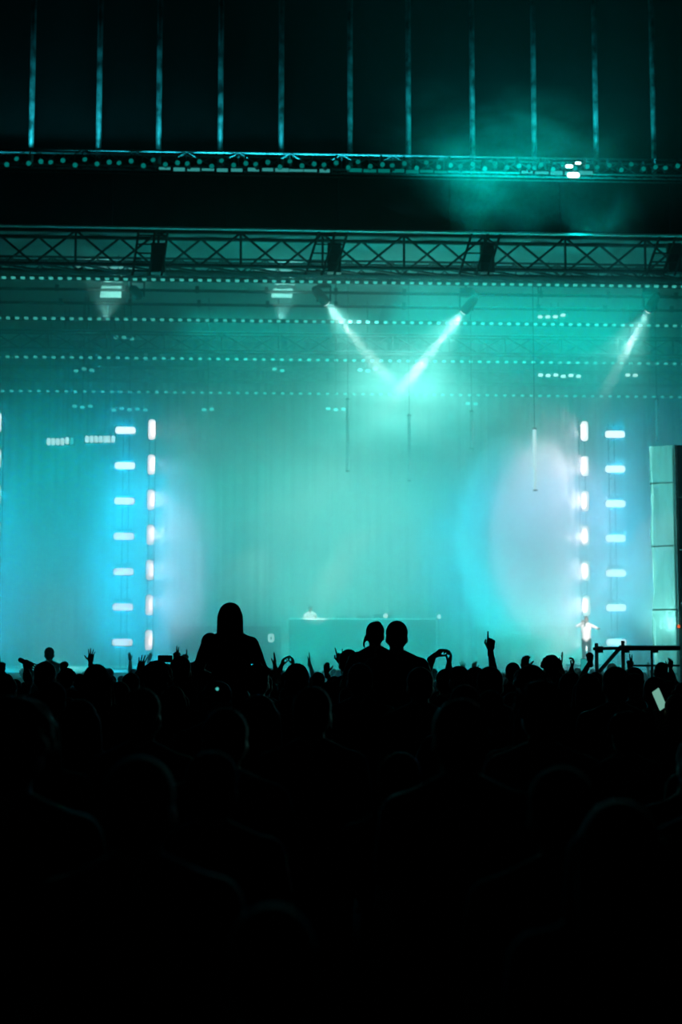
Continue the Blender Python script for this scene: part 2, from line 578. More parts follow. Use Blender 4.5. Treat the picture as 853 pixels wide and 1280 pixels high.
def tower(pts_top, pts_bot, n, vertical, where, name_of, group, light=None, skip=()):
    """A pole with n strobes between two pixels."""
    global HP, VP
    x0, y0 = pts_top
    x1, y1 = pts_bot
    pole_x = (at(x0, y0, YL).x + at(x1, y1, YL).x) / 2
    t = empty('lamp_tower', (pole_x, YL + 0.45, 1.0), 'slim upright pole carrying the ' + where, 'lamp pole')
    top = at(x0, y0, YL).z + 0.5 - 1.0
    for sx in (-0.12, 0.12):
        MB().tube((sx, 0, 0), (sx, 0, top), 0.02, 8).build('upright', 'dull_aluminium', t)
    for k in range(14):
        MB().tube((-0.12, 0, 0.3 + k * top / 15), (0.12, 0, 0.3 + (k + 0.5) * top / 15), 0.010, 6).build('rung', 'dull_aluminium', t)
    MB().box((0, 0, 0.03), (0.7, 0.7, 0.06)).build('base_plate', 'black_metal', t)
    for k in range(n):
        if k in skip:
            continue
        f = k / (n - 1)
        p = at(x0 + (x1 - x0) * f, y0 + (y1 - y0) * f, YL)
        src = VP if vertical else HP
        nm = 'upright' if vertical else 'horizontal'
        lab = nm + ' bar lamp, ' + ORDN[k] + ', ' + name_of
        if not src.get('used'):
            src['used'] = 1
            src.location = p
            o = src
        else:
            o = dup(src, p)
        o['label'] = lab
        o['group'] = group
        if light:
            area('strobe_light', p + Vector((0, -0.08, 0)), p + Vector((light[2], -0.35 if vertical else -1, 0)), 0.5, light[0], light[1], spread=light[3])


HP = strobe_proto('bar_lamp', False)
VP = strobe_proto('bar_lamp', True)
tower((157, 538), (153, 803), 7, False, 'horizontal lamps on the stage side of the long-haired rider', 'on the pole beside the long-haired rider', 'bar lamps on the towers', (22, BLUE, 0.0, 110))
tower((190, 537), (186, 800), 7, True, 'upright lamps nearest the long-haired rider', 'on the pole nearest the long-haired rider', 'bar lamps on the towers', (16, WARM, 1.8, 100))
tower((731, 539), (734, 801), 7, True, 'upright lamps behind the performer in white', 'on the pole behind the performer in white', 'bar lamps on the towers', (45, WARM, -2.4, 110))
tower((769, 543), (771, 803), 7, False, 'horizontal lamps nearest the black tower', 'on the pole nearest the black tower', 'bar lamps on the towers', (22, BLUE, 0.0, 110))
tower((-3, 528), (-6, 800), 7, True, 'upright lamps cut by the edge of the picture', 'on the pole cut by the picture edge', 'bar lamps on the towers', (22, BLUE, 0.3, 110))
for o in (HP, VP):
    del o['used']


# ------------------------------------------------------------------ stage furniture
DECK = 1.00


def block(name, xa, xb, top, Y, dep, label, cat, panels, m='riser_cloth', lip=None):
    a, b = at(xa, top, Y), at(xb, top, Y)
    w_, h = b.x - a.x, a.z - DECK
    t = empty(name, ((a.x + b.x) / 2, Y + dep / 2, DECK), label, cat)
    MB().box((0, 0, h - 0.03), (w_, dep, 0.06)).build('top', 'stage_boards' if not lip else lip, t)
    pw = w_ / panels
    for i in range(panels):
        MB().box((-w_ / 2 + pw * (i + 0.5), -dep / 2 + 0.03, (h - 0.06) / 2), (pw - 0.015, 0.05, h - 0.07)).build('front_panel', m, t)
    for s_ in (-1, 1):
        MB().box((s_ * (w_ / 2 - 0.03), 0.03, (h - 0.06) / 2), (0.05, dep - 0.1, h - 0.07)).build('side_panel', m, t)
    return t, w_, h


dj, w_, h = block('performance_desk', 362, 545, 772.5, 57, 1.2, 'long dark desk with a pale top edge in the middle of the stage', 'desk', 4, lip='white_cloth')
for k, (px_, lab, dims) in enumerate(((428, 'low flat player on the desk beside the bent performer', (0.5, 0.4, 0.10)), (455, 'low flat mixer in the middle of the desk', (0.55, 0.4, 0.10)),
                                      (478, 'taller box on the desk with a pink light', (0.7, 0.35, 0.16)))):
    p = at(px_, 772.5, 57.5)
    t = empty('mixer', (p.x, 57.5, DECK + h), lab, 'mixer')
    MB().box((0, 0, dims[2] / 2), dims).build('case', 'dull_aluminium', t)
    for q in range(4):
        MB().tube((-0.18 + q * 0.12, -0.05, dims[2]), (-0.18 + q * 0.12, -0.05, dims[2] + 0.03), 0.03, 8).build('knob', 'black_metal', t)
    if k == 2:
        MB().tube((0.12, -dims[1] / 2 - 0.02, 0.10), (0.12, -dims[1] / 2, 0.10), 0.09, 10).build('pilot_lamp', 'lamp_lens', t)
rs, w2, h2 = block('stage_riser', 213, 352, 783, 59, 1.6, 'low dark riser behind the long-haired rider', 'riser', 3)
t = empty('monitor_screen', at(339, 799, 58.96), 'small pale badge-like light on the front of the low riser', 'light')
MB().rbox((0, 0.03, 0), (0.36, 0.05, 0.52), 0.06).build('case', 'dull_aluminium', t)
MB().rbox((0, 0.0, 0.05), (0.26, 0.02, 0.34), 0.10).build('lens', 'led_white', t)
MB().rbox((0, -0.015, 0.05), (0.08, 0.02, 0.15), 0.03).build('centre', 'black_metal', t)
rs, w3, h3 = block('stage_riser', 596, 722, 783, 59, 1.6, 'wide dark riser before the lilac haze, beside the performer in white', 'riser', 3)
for px_, lab in ((647, 'longer small pale light bar on the riser beside the performer'), (662, 'shorter small pale light bar on the riser beside the performer')):
    t = empty('light_bar', at(px_, 791, 58.95), lab, 'light')
    MB().rbox((0, 0.02, 0), (0.34, 0.05, 0.14), 0.04).build('case', 'black_metal', t)
    MB().rbox((0, -0.01, 0), (0.28 if px_ < 650 else 0.2, 0.03, 0.09), 0.03).build('lens', 'led_cyan', t)
t = empty('floor_lamp', at(549, 771, 59.5), 'single small white lamp on a stand at the end of the desk', 'lamp')
MB().tube((0, 0, -0.05), (0, 0, DECK - at(549, 771, 59.5).z), 0.025, 8).build('stand', 'black_metal', t)
MB().tube((0, -0.03, 0), (0, 0.06, 0), 0.11, 12).build('housing', 'black_metal', t)
MB().tube((0, -0.05, 0), (0, -0.03, 0), 0.09, 12).build('lens', 'led_white', t)

# rows of small hung lamps above the far lamp pole
k = 0
for xa, n_, py_, lab in ((58, 4, 552, 'four small white lamps'), (81, 2, 551, 'two small lamps'), (106, 5, 549, 'five small white lamps'), (133, 2, 549, 'pair of small white lamps')):
    p = at(xa, py_, 63)
    t = empty('lamp_bar', p, lab + ' in the short hung row beside the horizontal bar lamps', 'light bar', 'short hung rows of lamps')
    L = n_ * 0.20
    MB().box((L / 2, 0.1, 0.0), (L + 0.1, 0.12, 0.42)).build('rail', 'black_metal', t)
    for q in range(n_):
        MB().rbox((0.1 + q * 0.2, 0.0, 0.0), (0.15, 0.08, 0.30), 0.05).build('lens', 'led_white' if xa != 81 or q == 0 else 'led_cyan', t)
    for q in (0.1, L - 0.1):
        MB().tube((q, 0.1, 0.2), (q, 0.1, ZR - p.z), 0.015, 6).build('hanging_wire', 'black_metal', t)

# small hung lamps in the dim upper rig, one cluster each
rk = random.Random(3)
for px_, py_, n_, lab in ((110, 415, 3, 'short bar of three tiny lamps just under the brightest dot row'), (155, 422, 3, 'short bar of three tiny lamps above the pole of horizontal bar lamps'),
                          (105, 462, 3, 'short bar of three tiny lamps between the third and lowest dot rows'), (162, 512, 5, 'short bar of five tiny lamps right above the topmost horizontal bar lamp'),
                          (103, 508, 3, 'short bar of three tiny lamps above the short hung row of white lamps'), (420, 512, 3, 'short bar of three tiny lamps beside the thin upright tube'),
                          (348, 462, 2, 'pair of tiny lamps below the white cloth beside the beams'), (590, 505, 2, 'pair of tiny lamps over the shortest upright tube'),
                          (460, 462, 3, 'short bar of three tiny lamps where the two beams meet'), (260, 512, 2, 'pair of tiny lamps high above the long-haired rider'),
                          (700, 470, 6, 'bar of six tiny white lamps over the upright lamps by the performer'), (790, 470, 2, 'pair of tiny white lamps over the horizontal lamps by the black tower'),
                          (690, 395, 4, 'bar of four tiny white lamps in the haze above the bar of six'), (715, 374, 7, 'bar of seven tiny white lamps just under the uppermost dot row')):
    p = at(px_, py_, 61.5)
    t = empty('hung_lamp_bar', p, lab, 'light bar', 'tiny hung lamp bars')
    MB().box((0, 0.08, 0.05), (n_ * 0.34, 0.06, 0.06)).build('rail', 'black_metal', t)
    for q in range(n_):
        MB().rbox(((q - (n_ - 1) / 2) * 0.34, 0.02, rk.uniform(-0.05, 0.05)), (0.20, 0.08, 0.12), 0.04, n=2).build('lens', 'led_cyan' if px_ < 600 else 'led_white', t)
    MB().tube((0, 0.08, 0.05), (0, 0.08, ZR - p.z), 0.02, 6).build('hanging_pole', 'black_metal', t)
# thin upright tubes hung before the drapes
for px_, ya, yb, lab in ((435, 500, 588, 'thin upright tube hung below the crossing beams'), (512, 520, 600, 'thin upright tube beneath the longest beam'), (590, 515, 560, 'shortest thin upright tube, beside the lilac haze'),
                         (669, 537, 612, 'thin pale upright light tube inside the lilac haze'), (822, 500, 550, 'thin upright tube above the black tower')):
    a, b = at(px_, ya, 55.0 if px_ == 669 else 58), at(px_, yb, 55.0 if px_ == 669 else 58)
    t = empty('light_tube', (a + b) / 2, lab, 'light tube')
    hh = (a.z - b.z) / 2
    MB().tube((0, 0, -hh), (0, 0, hh), 0.07, 10).build('tube', 'aluminium' if px_ != 669 else 'tube_glow', t)
    for e in (-1, 1):
        MB().tube((0, 0, e * hh), (0, 0, e * (hh + 0.06)), 0.085, 10).build('end_cap', 'black_metal', t)
    MB().tube((0, 0, hh), (0, 0, ZR - a.z + hh), 0.012, 6).build('hanging_wire', 'black_metal', t)

# ------------------------------------------------------------------ black tower with a sheet of crinkled clear plastic
YT = 26.0
pa, pb = at(817, 556, YT), at(846, 556, YT)
zt = pa.z
tw = empty('wrapped_tower', (pb.x, YT, -0.234), 'black draped tower with crinkled shiny sheeting on its stage side', 'tower')
hgt = zt + 0.234
ms = bpy.data.materials.new('tower_sheet')
ms.use_nodes = True
nt = ms.node_tree
pb_ = nt.nodes['Principled BSDF']
pb_.inputs['Base Color'].default_value = (0.8, 0.82, 0.82, 1)
pb_.inputs['Roughness'].default_value = 0.12
tr = nt.nodes.new('ShaderNodeBsdfTransparent')
tr.inputs['Color'].default_value = (0.9, 0.93, 0.92, 1)
tl_ = nt.nodes.new('ShaderNodeBsdfTranslucent')
tl_.inputs['Color'].default_value = (0.55, 0.92, 0.84, 1)
m1, m2 = nt.nodes.new('ShaderNodeMixShader'), nt.nodes.new('ShaderNodeMixShader')
m1.inputs[0].default_value = 0.3
nt.links.new(tl_.outputs[0], m1.inputs[1])
nt.links.new(pb_.outputs[0], m1.inputs[2])
m2.inputs[0].default_value = 0.42
nt.links.new(tr.outputs[0], m2.inputs[1])
nt.links.new(m1.outputs[0], m2.inputs[2])
nt.links.new(m2.outputs[0], nt.nodes['Material Output'].inputs['Surface'])
MATS['tower_sheet'] = ms
wd = pb.x - pa.x
rows, cols = 40, 8
for i in range(3):
    vs, fs = [], []
    z0, z1 = hgt * i / 3, hgt * (i + 1) / 3
    for r_ in range(rows // 2 + 1):
        for c_ in range(cols + 1):
            u, z = c_ / cols, z0 + (z1 - z0) * r_ / (rows // 2)
            wob = 0.035 * math.sin(z * 3.1 + u * 5) + 0.03 * math.sin(z * 6.3 - u * 3.0) + 0.02 * math.sin(u * 14 + z * 1.3)
            vs.append((-wd * (1 - u) + (0.015 * math.sin(z * 4.2) if c_ == 0 else 0), 0.25 * (1 - u) + wob - 0.0, z))
    for r_ in range(rows // 2):
        for c_ in range(cols):
            k = r_ * (cols + 1) + c_
            fs.append((k, k + 1, k + cols + 2, k + cols + 1))
    MB().add(vs, fs).build('plastic_sheet', 'tower_sheet', tw, smooth=True)
MB().tube((0.05, 0.40, 0), (0.05, 0.40, hgt), 0.024, 8).build('edge_pole', 'aluminium', tw)
sr = bpy.data.materials.new('edge_glint')
sr.use_nodes = True
tn = sr.node_tree.nodes.new('ShaderNodeBsdfTranslucent')
tn.inputs['Color'].default_value = (0.9, 0.92, 0.92, 1)
sr.node_tree.links.new(tn.outputs[0], sr.node_tree.nodes['Material Output'].inputs['Surface'])
MATS['edge_glint'] = sr
for i in range(24):
    z0, z1 = hgt * i / 24, hgt * (i + 1) / 24
    rr = [0.012 + 0.020 * max(0, math.sin(i_ * 1.9 + 1.2 * math.sin(i_ * 0.7))) for i_ in (i, i + 1)]
    x0, x1 = -wd + 0.02 + 0.012 * math.sin(i), -wd + 0.02 + 0.012 * math.sin(i + 1)
    MB().add([(x0 - rr[0], 0.235, z0), (x0 + rr[0], 0.225, z0), (x1 + rr[1], 0.225, z1), (x1 - rr[1], 0.235, z1)], [(0, 1, 2, 3)]).build('edge_highlight', 'edge_glint', tw)  # added white ribbon shaped as the wavy highlight along the sheet edge
MB().tube((-0.03, -0.06, 0), (-0.03, -0.06, hgt), 0.024, 8).build('edge_pole', 'aluminium', tw)
for i in range(5):
    MB().tube((-wd, 0.29, hgt * (i + 0.4) / 5), (0, 0.06, hgt * (i + 0.4) / 5), 0.014, 6).build('cross_bar', 'dull_aluminium', tw)
for i in range(6):
    MB().box((0.6, 0.03, hgt * (i + 0.5) / 6), (1.2, 0.10, hgt / 6 - 0.012)).build('black_panel', 'black_cloth', tw)
for i in range(6):
    MB().tube((-0.03, -0.10, hgt * (i + 0.5) / 6), (-0.03, -0.05, hgt * (i + 0.5) / 6), 0.018, 8).build('clip', 'aluminium', tw)
p = at(849, 783, YT - 0.08)
t = empty('warning_lamp', p, 'tiny orange warning lamp on the black tower', 'lamp')
MB().tube((0, 0.03, 0), (0, 0, 0), 0.045, 10).build('lamp_base', 'black_metal', t)
MB().tube((0, 0, 0), (0, -0.03, 0), 0.032, 10, 0.02).build('lens', 'red_led', t)

# ------------------------------------------------------------------ scaffold railing
YS = 22.0
rl_ = empty('scaffold_railing', (at(779, 820, YS).x, YS, -0.198), 'dark scaffold railing with a diagonal brace beside the black tower', 'railing')
o_ = rl_.location


def RP(px_, py_):
    return at(px_, py_, YS) - o_


for px_, top in ((746, 804), (779, 801), (815, 809)):
    q = RP(px_, top)
    MB().tube((q.x, 0, 0.0), (q.x, 0, q.z), 0.030 if px_ < 800 else 0.02, 10).build('post', 'scaffold_steel', rl_, smooth=True)
    MB().box((q.x + 0.05, 0, RP(px_, 812).z), (0.09, 0.08, 0.10)).build('coupler', 'scaffold_steel', rl_)
MB().tube(RP(742, 811), RP(782, 810), 0.026, 10).build('top_rail', 'scaffold_steel', rl_, smooth=True)
MB().tube(RP(776, 810), RP(850, 810), 0.042, 10).build('top_rail', 'scaffold_steel', rl_, smooth=True)
MB().tube(RP(790, 832), RP(850, 832), 0.016, 8).build('middle_rail', 'scaffold_steel', rl_, smooth=True)
MB().tube(RP(777, 808), RP(744, 846), 0.032, 10).build('brace', 'scaffold_steel', rl_, smooth=True)

# ------------------------------------------------------------------ people
mat('skin_tone', (0.26, 0.16, 0.12), 0.7, spec=0.15)
mat('skin_deep', (0.09, 0.05, 0.035), 0.7, spec=0.15)
mat('hair_dark', (0.010, 0.008, 0.006), 0.85, 0, 0.4, 40, spec=0.06)
mat('hair_brown', (0.03, 0.018, 0.011), 0.85, 0, 0.4, 40, spec=0.08)
mat('shirt_black', (0.008, 0.008, 0.009), 0.9, 0, 0.3, 12, spec=0.1)
mat('shirt_navy', (0.010, 0.013, 0.022), 0.9, 0, 0.3, 12, spec=0.1)
mat('shirt_grey', (0.05, 0.05, 0.052), 0.9, 0, 0.2, 12, spec=0.1)
mat('shirt_white', (0.75, 0.75, 0.74), 0.9, 0, 0.1, 12, spec=0.1)
mat('trousers_dark', (0.010, 0.011, 0.015), 0.9, 0, 0.3, 12, spec=0.1)
mat('phone_black', (0.008, 0.008, 0.009), 0.25)
mat('phone_screen', (0.1, 0.1, 0.1), 0.3, emit=(0.35, 0.85, 0.66), strength=0.45)
mat('phone_dim', (0.05, 0.05, 0.05), 0.2, emit=(0.02, 0.35, 0.33), strength=0.8)

TMP = bpy.data.scenes.new('tmp')


def capsule(mb, p0, r0, p1, r1, seg=10, cap=3):
    p0, p1 = Vector(p0), Vector(p1)
    ax = p1 - p0
    L = ax.length
    q = ax.to_track_quat('Z', 'Y')
    prof = []
    for k in range(1, cap + 1):
        a = math.pi / 2 * (1 - k / cap)
        prof.append((-r0 * math.sin(a), r0 * math.cos(a)))
    for k in range(cap):
        a = math.pi / 2 * k / cap
        prof.append((L + r1 * math.sin(a), r1 * math.cos(a)))
    vs = [p0 + q @ Vector((0, 0, -r0))]
    for z, r in prof:
        vs += [p0 + q @ Vector((r * math.cos(2 * math.pi * k / seg), r * math.sin(2 * math.pi * k / seg), z)) for k in range(seg)]
    vs.append(p0 + q @ Vector((0, 0, L + r1)))
    fs = [(0, 1 + (k + 1) % seg, 1 + k) for k in range(seg)]
    n = len(prof)
    for i in range(n - 1):
        for k in range(seg):
            a, b = 1 + i * seg + k, 1 + i * seg + (k + 1) % seg
            fs.append((a, b, b + seg, a + seg))
    e = len(vs) - 1
    fs += [(1 + (n - 1) * seg + k, 1 + (n - 1) * seg + (k + 1) % seg, e) for k in range(seg)]
    mb.add(vs, fs)


def ellip(mb, c, r, nu=14, nv=9):
    c = Vector(c)
    vs = [c + Vector((0, 0, r[2]))]
    for i in range(1, nv):
        a = math.pi * i / nv
        for k in range(nu):
            b = 2 * math.pi * k / nu
            vs.append(c + Vector((r[0] * math.sin(a) * math.cos(b), r[1] * math.sin(a) * math.sin(b), r[2] * math.cos(a))))
    vs.append(c - Vector((0, 0, r[2])))
    fs = [(0, 1 + k, 1 + (k + 1) % nu) for k in range(nu)]
    for i in range(nv - 2):
        for k in range(nu):
            a, b = 1 + i * nu + k, 1 + i * nu + (k + 1) % nu
            fs.append((a, a + nu, b + nu, b))
    e = len(vs) - 1
    s = 1 + (nv - 2) * nu
    fs += [(e, s + (k + 1) % nu, s + k) for k in range(nu)]
    mb.add(vs, fs)


def melt(mb, name, m, voxel, smooth=3, ratio=1.0):
    """One continuous surface round the overlapping volumes in mb."""
    me = mb.mesh('tmp')
    ob = bpy.data.objects.new('tmp', me)
    TMP.collection.objects.link(ob)
    md = ob.modifiers.new('r', 'REMESH')
    md.mode = 'VOXEL'
    md.voxel_size = voxel
    if smooth:
        sm = ob.modifiers.new('s', 'SMOOTH')
        sm.factor = 0.5
        sm.iterations = smooth
    if ratio < 1:
        dc = ob.modifiers.new('d', 'DECIMATE')
        dc.ratio = ratio
    with bpy.context.temp_override(scene=TMP, view_layer=TMP.view_layers[0]):
        dg = bpy.context.evaluated_depsgraph_get()
    dg.update()
    out = bpy.data.meshes.new_from_object(ob.evaluated_get(dg))
    out.name = name
    out.materials.clear()
    if m:
        out.materials.append(MATS[m])
    for p in out.polygons:
        p.use_smooth = True
    bpy.data.objects.remove(ob)
    bpy.data.meshes.remove(me)
    return out


# finger: (knuckle x, knuckle z, length, radius)
FING = [(0.030, 0.088, 0.076, 0.0088), (0.010, 0.093, 0.084, 0.0090), (-0.011, 0.090, 0.078, 0.0086), (-0.030, 0.082, 0.062, 0.0078)]
POSES = {   # curls of index..little (0 straight, 1 fist), spread, thumb (out, curl)
    'open': ((0.05, 0.0, 0.05, 0.1), 1.0, (1.0, 0.1)),
    'relaxed': ((0.25, 0.32, 0.38, 0.45), 0.4, (0.6, 0.3)),
    'flat': ((0.06, 0.05, 0.08, 0.12), 0.05, (0.2, 0.2)),
    'point': ((0.0, 0.95, 0.98, 1.0), 0.1, (0.2, 0.9)),
    'peace': ((0.0, 0.02, 0.95, 1.0), 0.7, (0.2, 0.9)),
    'fist': ((0.95, 0.97, 1.0, 1.0), 0.0, (0.2, 0.9)),
    'cup': ((0.50, 0.50, 0.52, 0.55), 0.15, (0.8, 0.4)),
    'droop': ((0.30, 0.45, 0.38, 0.25), 0.9, (0.9, 0.2)),
    'horns': ((0.0, 0.9, 0.95, 0.05), 0.5, (0.4, 0.8)),
    'grip': ((0.62, 0.65, 0.68, 0.70), 0.1, (0.7, 0.5)),
}
HAND = {}


def hand_mesh(pose):
    """Right hand: wrist at the origin, fingers up +z, palm faces +y, thumb on +x ... mirrored for the left."""
    if pose in HAND:
        return HAND[pose]
    curls, spread, (tout, tcurl) = POSES[pose]
    mb = MB()
    capsule(mb, (0, 0, -0.05), 0.027, (0, 0, 0.01), 0.026)
    for x, z, L, r in FING:
        capsule(mb, (x * 0.55, 0, 0.005), 0.016, (x, 0, z - 0.008), 0.0125)
    capsule(mb, (0.024, 0.006, 0.02), 0.018, (0.030, 0.006, 0.055), 0.014)
    capsule(mb, (-0.024, 0.006, 0.015), 0.016, (-0.026, 0.004, 0.06), 0.012)
    for (x, z, L, r), c in zip(FING, curls):
        a = spread * x * 7.5
        side = Vector((math.sin(a), 0, math.cos(a)))
        p = Vector((x, 0, z))
        t = 0.0
        for seg, part in enumerate((0.46, 0.30, 0.24)):
            t += R((80, 95, 60)[seg]) * c
            d = side * math.cos(t) + Vector((0, 1, 0)) * math.sin(t)
            q = p + d * L * part
            capsule(mb, p, r * (1.05 - 0.08 * seg), q, r * (0.97 - 0.1 * seg), 8)
            p = q
    a = R(25 + 35 * tout)
    d0 = Vector((math.sin(a), 0.25 + 0.3 * tcurl, math.cos(a))).normalized()
    p = Vector((0.028, 0.006, 0.025))
    q = p + d0 * 0.048
    capsule(mb, p, 0.0135, q, 0.0105, 8)
    d1 = (d0 + Vector((-0.9 * tcurl, 0.5 * tcurl, 0.35))).normalized()
    capsule(mb, q, 0.0105, q + d1 * 0.036, 0.0085, 8)
    HAND[pose] = melt(mb, 'hand', None, 0.0042, 2, 0.35)
    return HAND[pose]


SH = {1: Vector((0.185, 0.0, 1.425)), -1: Vector((-0.185, 0.0, 1.425))}
UA, FA = 0.285, 0.25


def arm_points(side, wrist, pole):
    s = SH[side].copy()
    wv = Vector(wrist)
    if wv.z > 1.5:
        s += Vector((-0.02 * side, 0, 0.045))      # the shoulder lifts with the arm
    d = wv - s
    L = min(d.length, (UA + FA) * 0.985)
    dn = d.normalized()
    wv = s + dn * L
    a = (UA * UA - FA * FA + L * L) / (2 * L)
    h = math.sqrt(max(UA * UA - a * a, 0.0004))
    pv = Vector(pole)
    pv = (pv - dn * pv.dot(dn)).normalized()
    return s, s + dn * a + pv * h, wv


def add_arm(mb, s, e, wv, grow=0.0, upto=1.0):
    capsule(mb, s, 0.052 + grow, e, 0.040 + grow)
    if upto >= 1:
        capsule(mb, e, 0.042 + grow, e.lerp(wv, 0.35), 0.041 + grow)
        capsule(mb, e.lerp(wv, 0.35), 0.041 + grow, wv, 0.026 + grow)


def add_head(mb, dz=0.0, turn=0.0):
    c, s = math.cos(turn), math.sin(turn)

    def P(x, y, z):
        return (x * c - y * s, x * s + y * c, z + dz)
    capsule(mb, (0, -0.015, 1.44), 0.062, P(0, 0.0, 1.59), 0.055)
    ellip(mb, P(0, -0.008, 1.655), (0.077, 0.096, 0.098))
    ellip(mb, P(0, 0.035, 1.595), (0.057, 0.062, 0.062))
    capsule(mb, P(0, 0.03, 1.56), 0.04, P(0, 0.062, 1.548), 0.026)
    capsule(mb, P(0, 0.090, 1.635), 0.011, P(0, 0.109, 1.607), 0.014)
    capsule(mb, P(-0.022, 0.083, 1.575), 0.012, P(0.022, 0.083, 1.575), 0.012)
    capsule(mb, P(-0.035, 0.078, 1.665), 0.018, P(0.035, 0.078, 1.665), 0.018)
    for k in (-1, 1):
        ellip(mb, P(0.079 * k, -0.008, 1.62), (0.014, 0.024, 0.034))
        ellip(mb, P(0.031 * k, 0.078, 1.637), (0.014, 0.012, 0.010))


def add_torso(mb, grow=0.0, seat=False, fem=False):
    g = grow
    w_ = 0.93 if fem else 1.0
    ellip(mb, (0, 0.005, 1.27), (0.178 * w_ + g, 0.118 + g, 0.20 + g))
    ellip(mb, (0, 0.0, 1.08), (0.150 * w_ + g, 0.108 + g, 0.20 + g))
    ellip(mb, (0, -0.005, 0.95), (0.170 + g, 0.120 + g, 0.13 + g))
    capsule(mb, (-0.15 * w_, 0, 1.40), 0.070 + g, (0.15 * w_, 0, 1.40), 0.070 + g)
    for k in (-1, 1):
        capsule(mb, (0.15 * k * w_, -0.005, 1.425), 0.055 + g, (0.03 * k, -0.012, 1.49), 0.05 + g)


def add_legs(mb, grow=0.0, seat=False):
    g = grow
    for k in (-1, 1):
        if seat:
            a, b, c = (0.09 * k, 0.02, 0.93), (0.135 * k, 0.40, 0.93), (0.125 * k, 0.43, 0.50)
            capsule(mb, a, 0.085 + g, b, 0.058 + g)
            capsule(mb, b, 0.056 + g, c, 0.038 + g)
            if not g:
                capsule(mb, c, 0.036, (0.125 * k, 0.43, 0.46), 0.036)
                capsule(mb, (0.125 * k, 0.40, 0.45), 0.038, (0.13 * k, 0.57, 0.42), 0.032)
        else:
            capsule(mb, (0.088 * k, 0, 0.90), 0.088 + g, (0.098 * k, 0.012, 0.50), 0.058 + g)
            capsule(mb, (0.098 * k, 0.012, 0.50), 0.057 + g, (0.10 * k, -0.02, 0.34), 0.055 + g)
            capsule(mb, (0.10 * k, -0.02, 0.34), 0.055 + g, (0.10 * k, -0.025, 0.10), 0.038 + g)
            if not g:
                capsule(mb, (0.10 * k, -0.04, 0.045), 0.042, (0.115 * k, 0.15, 0.035), 0.035)


DOWN = {1: ((0.25, 0.04, 0.91), (0.3, -1, 0)), -1: ((-0.25, 0.04, 0.91), (-0.3, -1, 0))}
FRONT = {1: ((0.13, 0.30, 1.12), (1, -0.4, -0.6)), -1: ((-0.13, 0.30, 1.12), (-1, -0.4, -0.6))}


def place_hand(bm_list, pose, side, wv, direc, palm):
    """A hand at the wrist wv pointing along direc with its palm towards palm."""
    z = Vector(direc).normalized()
    y = Vector(palm)
    y = (y - z * y.dot(z)).normalized()
    x = y.cross(z)
    M = Matrix((x, y, z)).transposed().to_4x4()
    if side > 0:        # the built hand has its thumb on +x with palm +y: a left hand seen so; mirror for the right
        M = M @ Matrix.Diagonal((-1, 1, 1, 1))
    M.translation = wv
    bm_list.append((hand_mesh(pose), M, side > 0))


def body_mesh(arms, seat=False, fem=False, vox=0.016, ratio=0.33, head_turn=0.0, skin='skin_tone'):
    """arms: {side: (wrist, pole, hand pose, hand direction, palm direction)}"""
    mb = MB()
    add_torso(mb, 0, seat, fem)
    add_head(mb, 0, head_turn)
    add_legs(mb, 0, seat)
    hands, pts = [], {}
    for side in (-1, 1):
        wr, pole, pose, dr, palm = arms[side]
        s, e, wv = arm_points(side, wr, pole)
        add_arm(mb, s, e, wv)
        pts[side] = (s, e, wv)
        place_hand(hands, pose, side, wv, dr or (wv - e), palm)
    me = melt(mb, 'body', skin, vox, 3, ratio)
    bm = bmesh.new()
    bm.from_mesh(me)
    for hm_, M, flip in hands:
        t = hm_.copy()
        t.transform(M)
        if flip:
            t.flip_normals()
        bm.from_mesh(t)
        bpy.data.meshes.remove(t)
    for f in bm.faces:
        f.smooth = True
        f.material_index = 0
    bm.to_mesh(me)
    bm.free()
    return me, pts


def shirt_mesh(pts, seat, fem, m, long=False):
    mb = MB()
    add_torso(mb, 0.014, seat, fem)
    for side in (-1, 1):
        s, e, wv = pts[side]
        if long:
            add_arm(mb, s, e, e.lerp(wv, 0.93), 0.011)
        else:
            capsule(mb, s, 0.066, s.lerp(e, 0.62), 0.058)
    return melt(mb, 'shirt', m, 0.02, 4, 0.22)


def legs_mesh(seat):
    mb = MB()
    ellip(mb, (0, -0.005, 0.95), (0.182, 0.132, 0.12))
    add_legs(mb, 0.013, seat)
    return melt(mb, 'trousers', 'trousers_dark', 0.022, 3, 0.2)


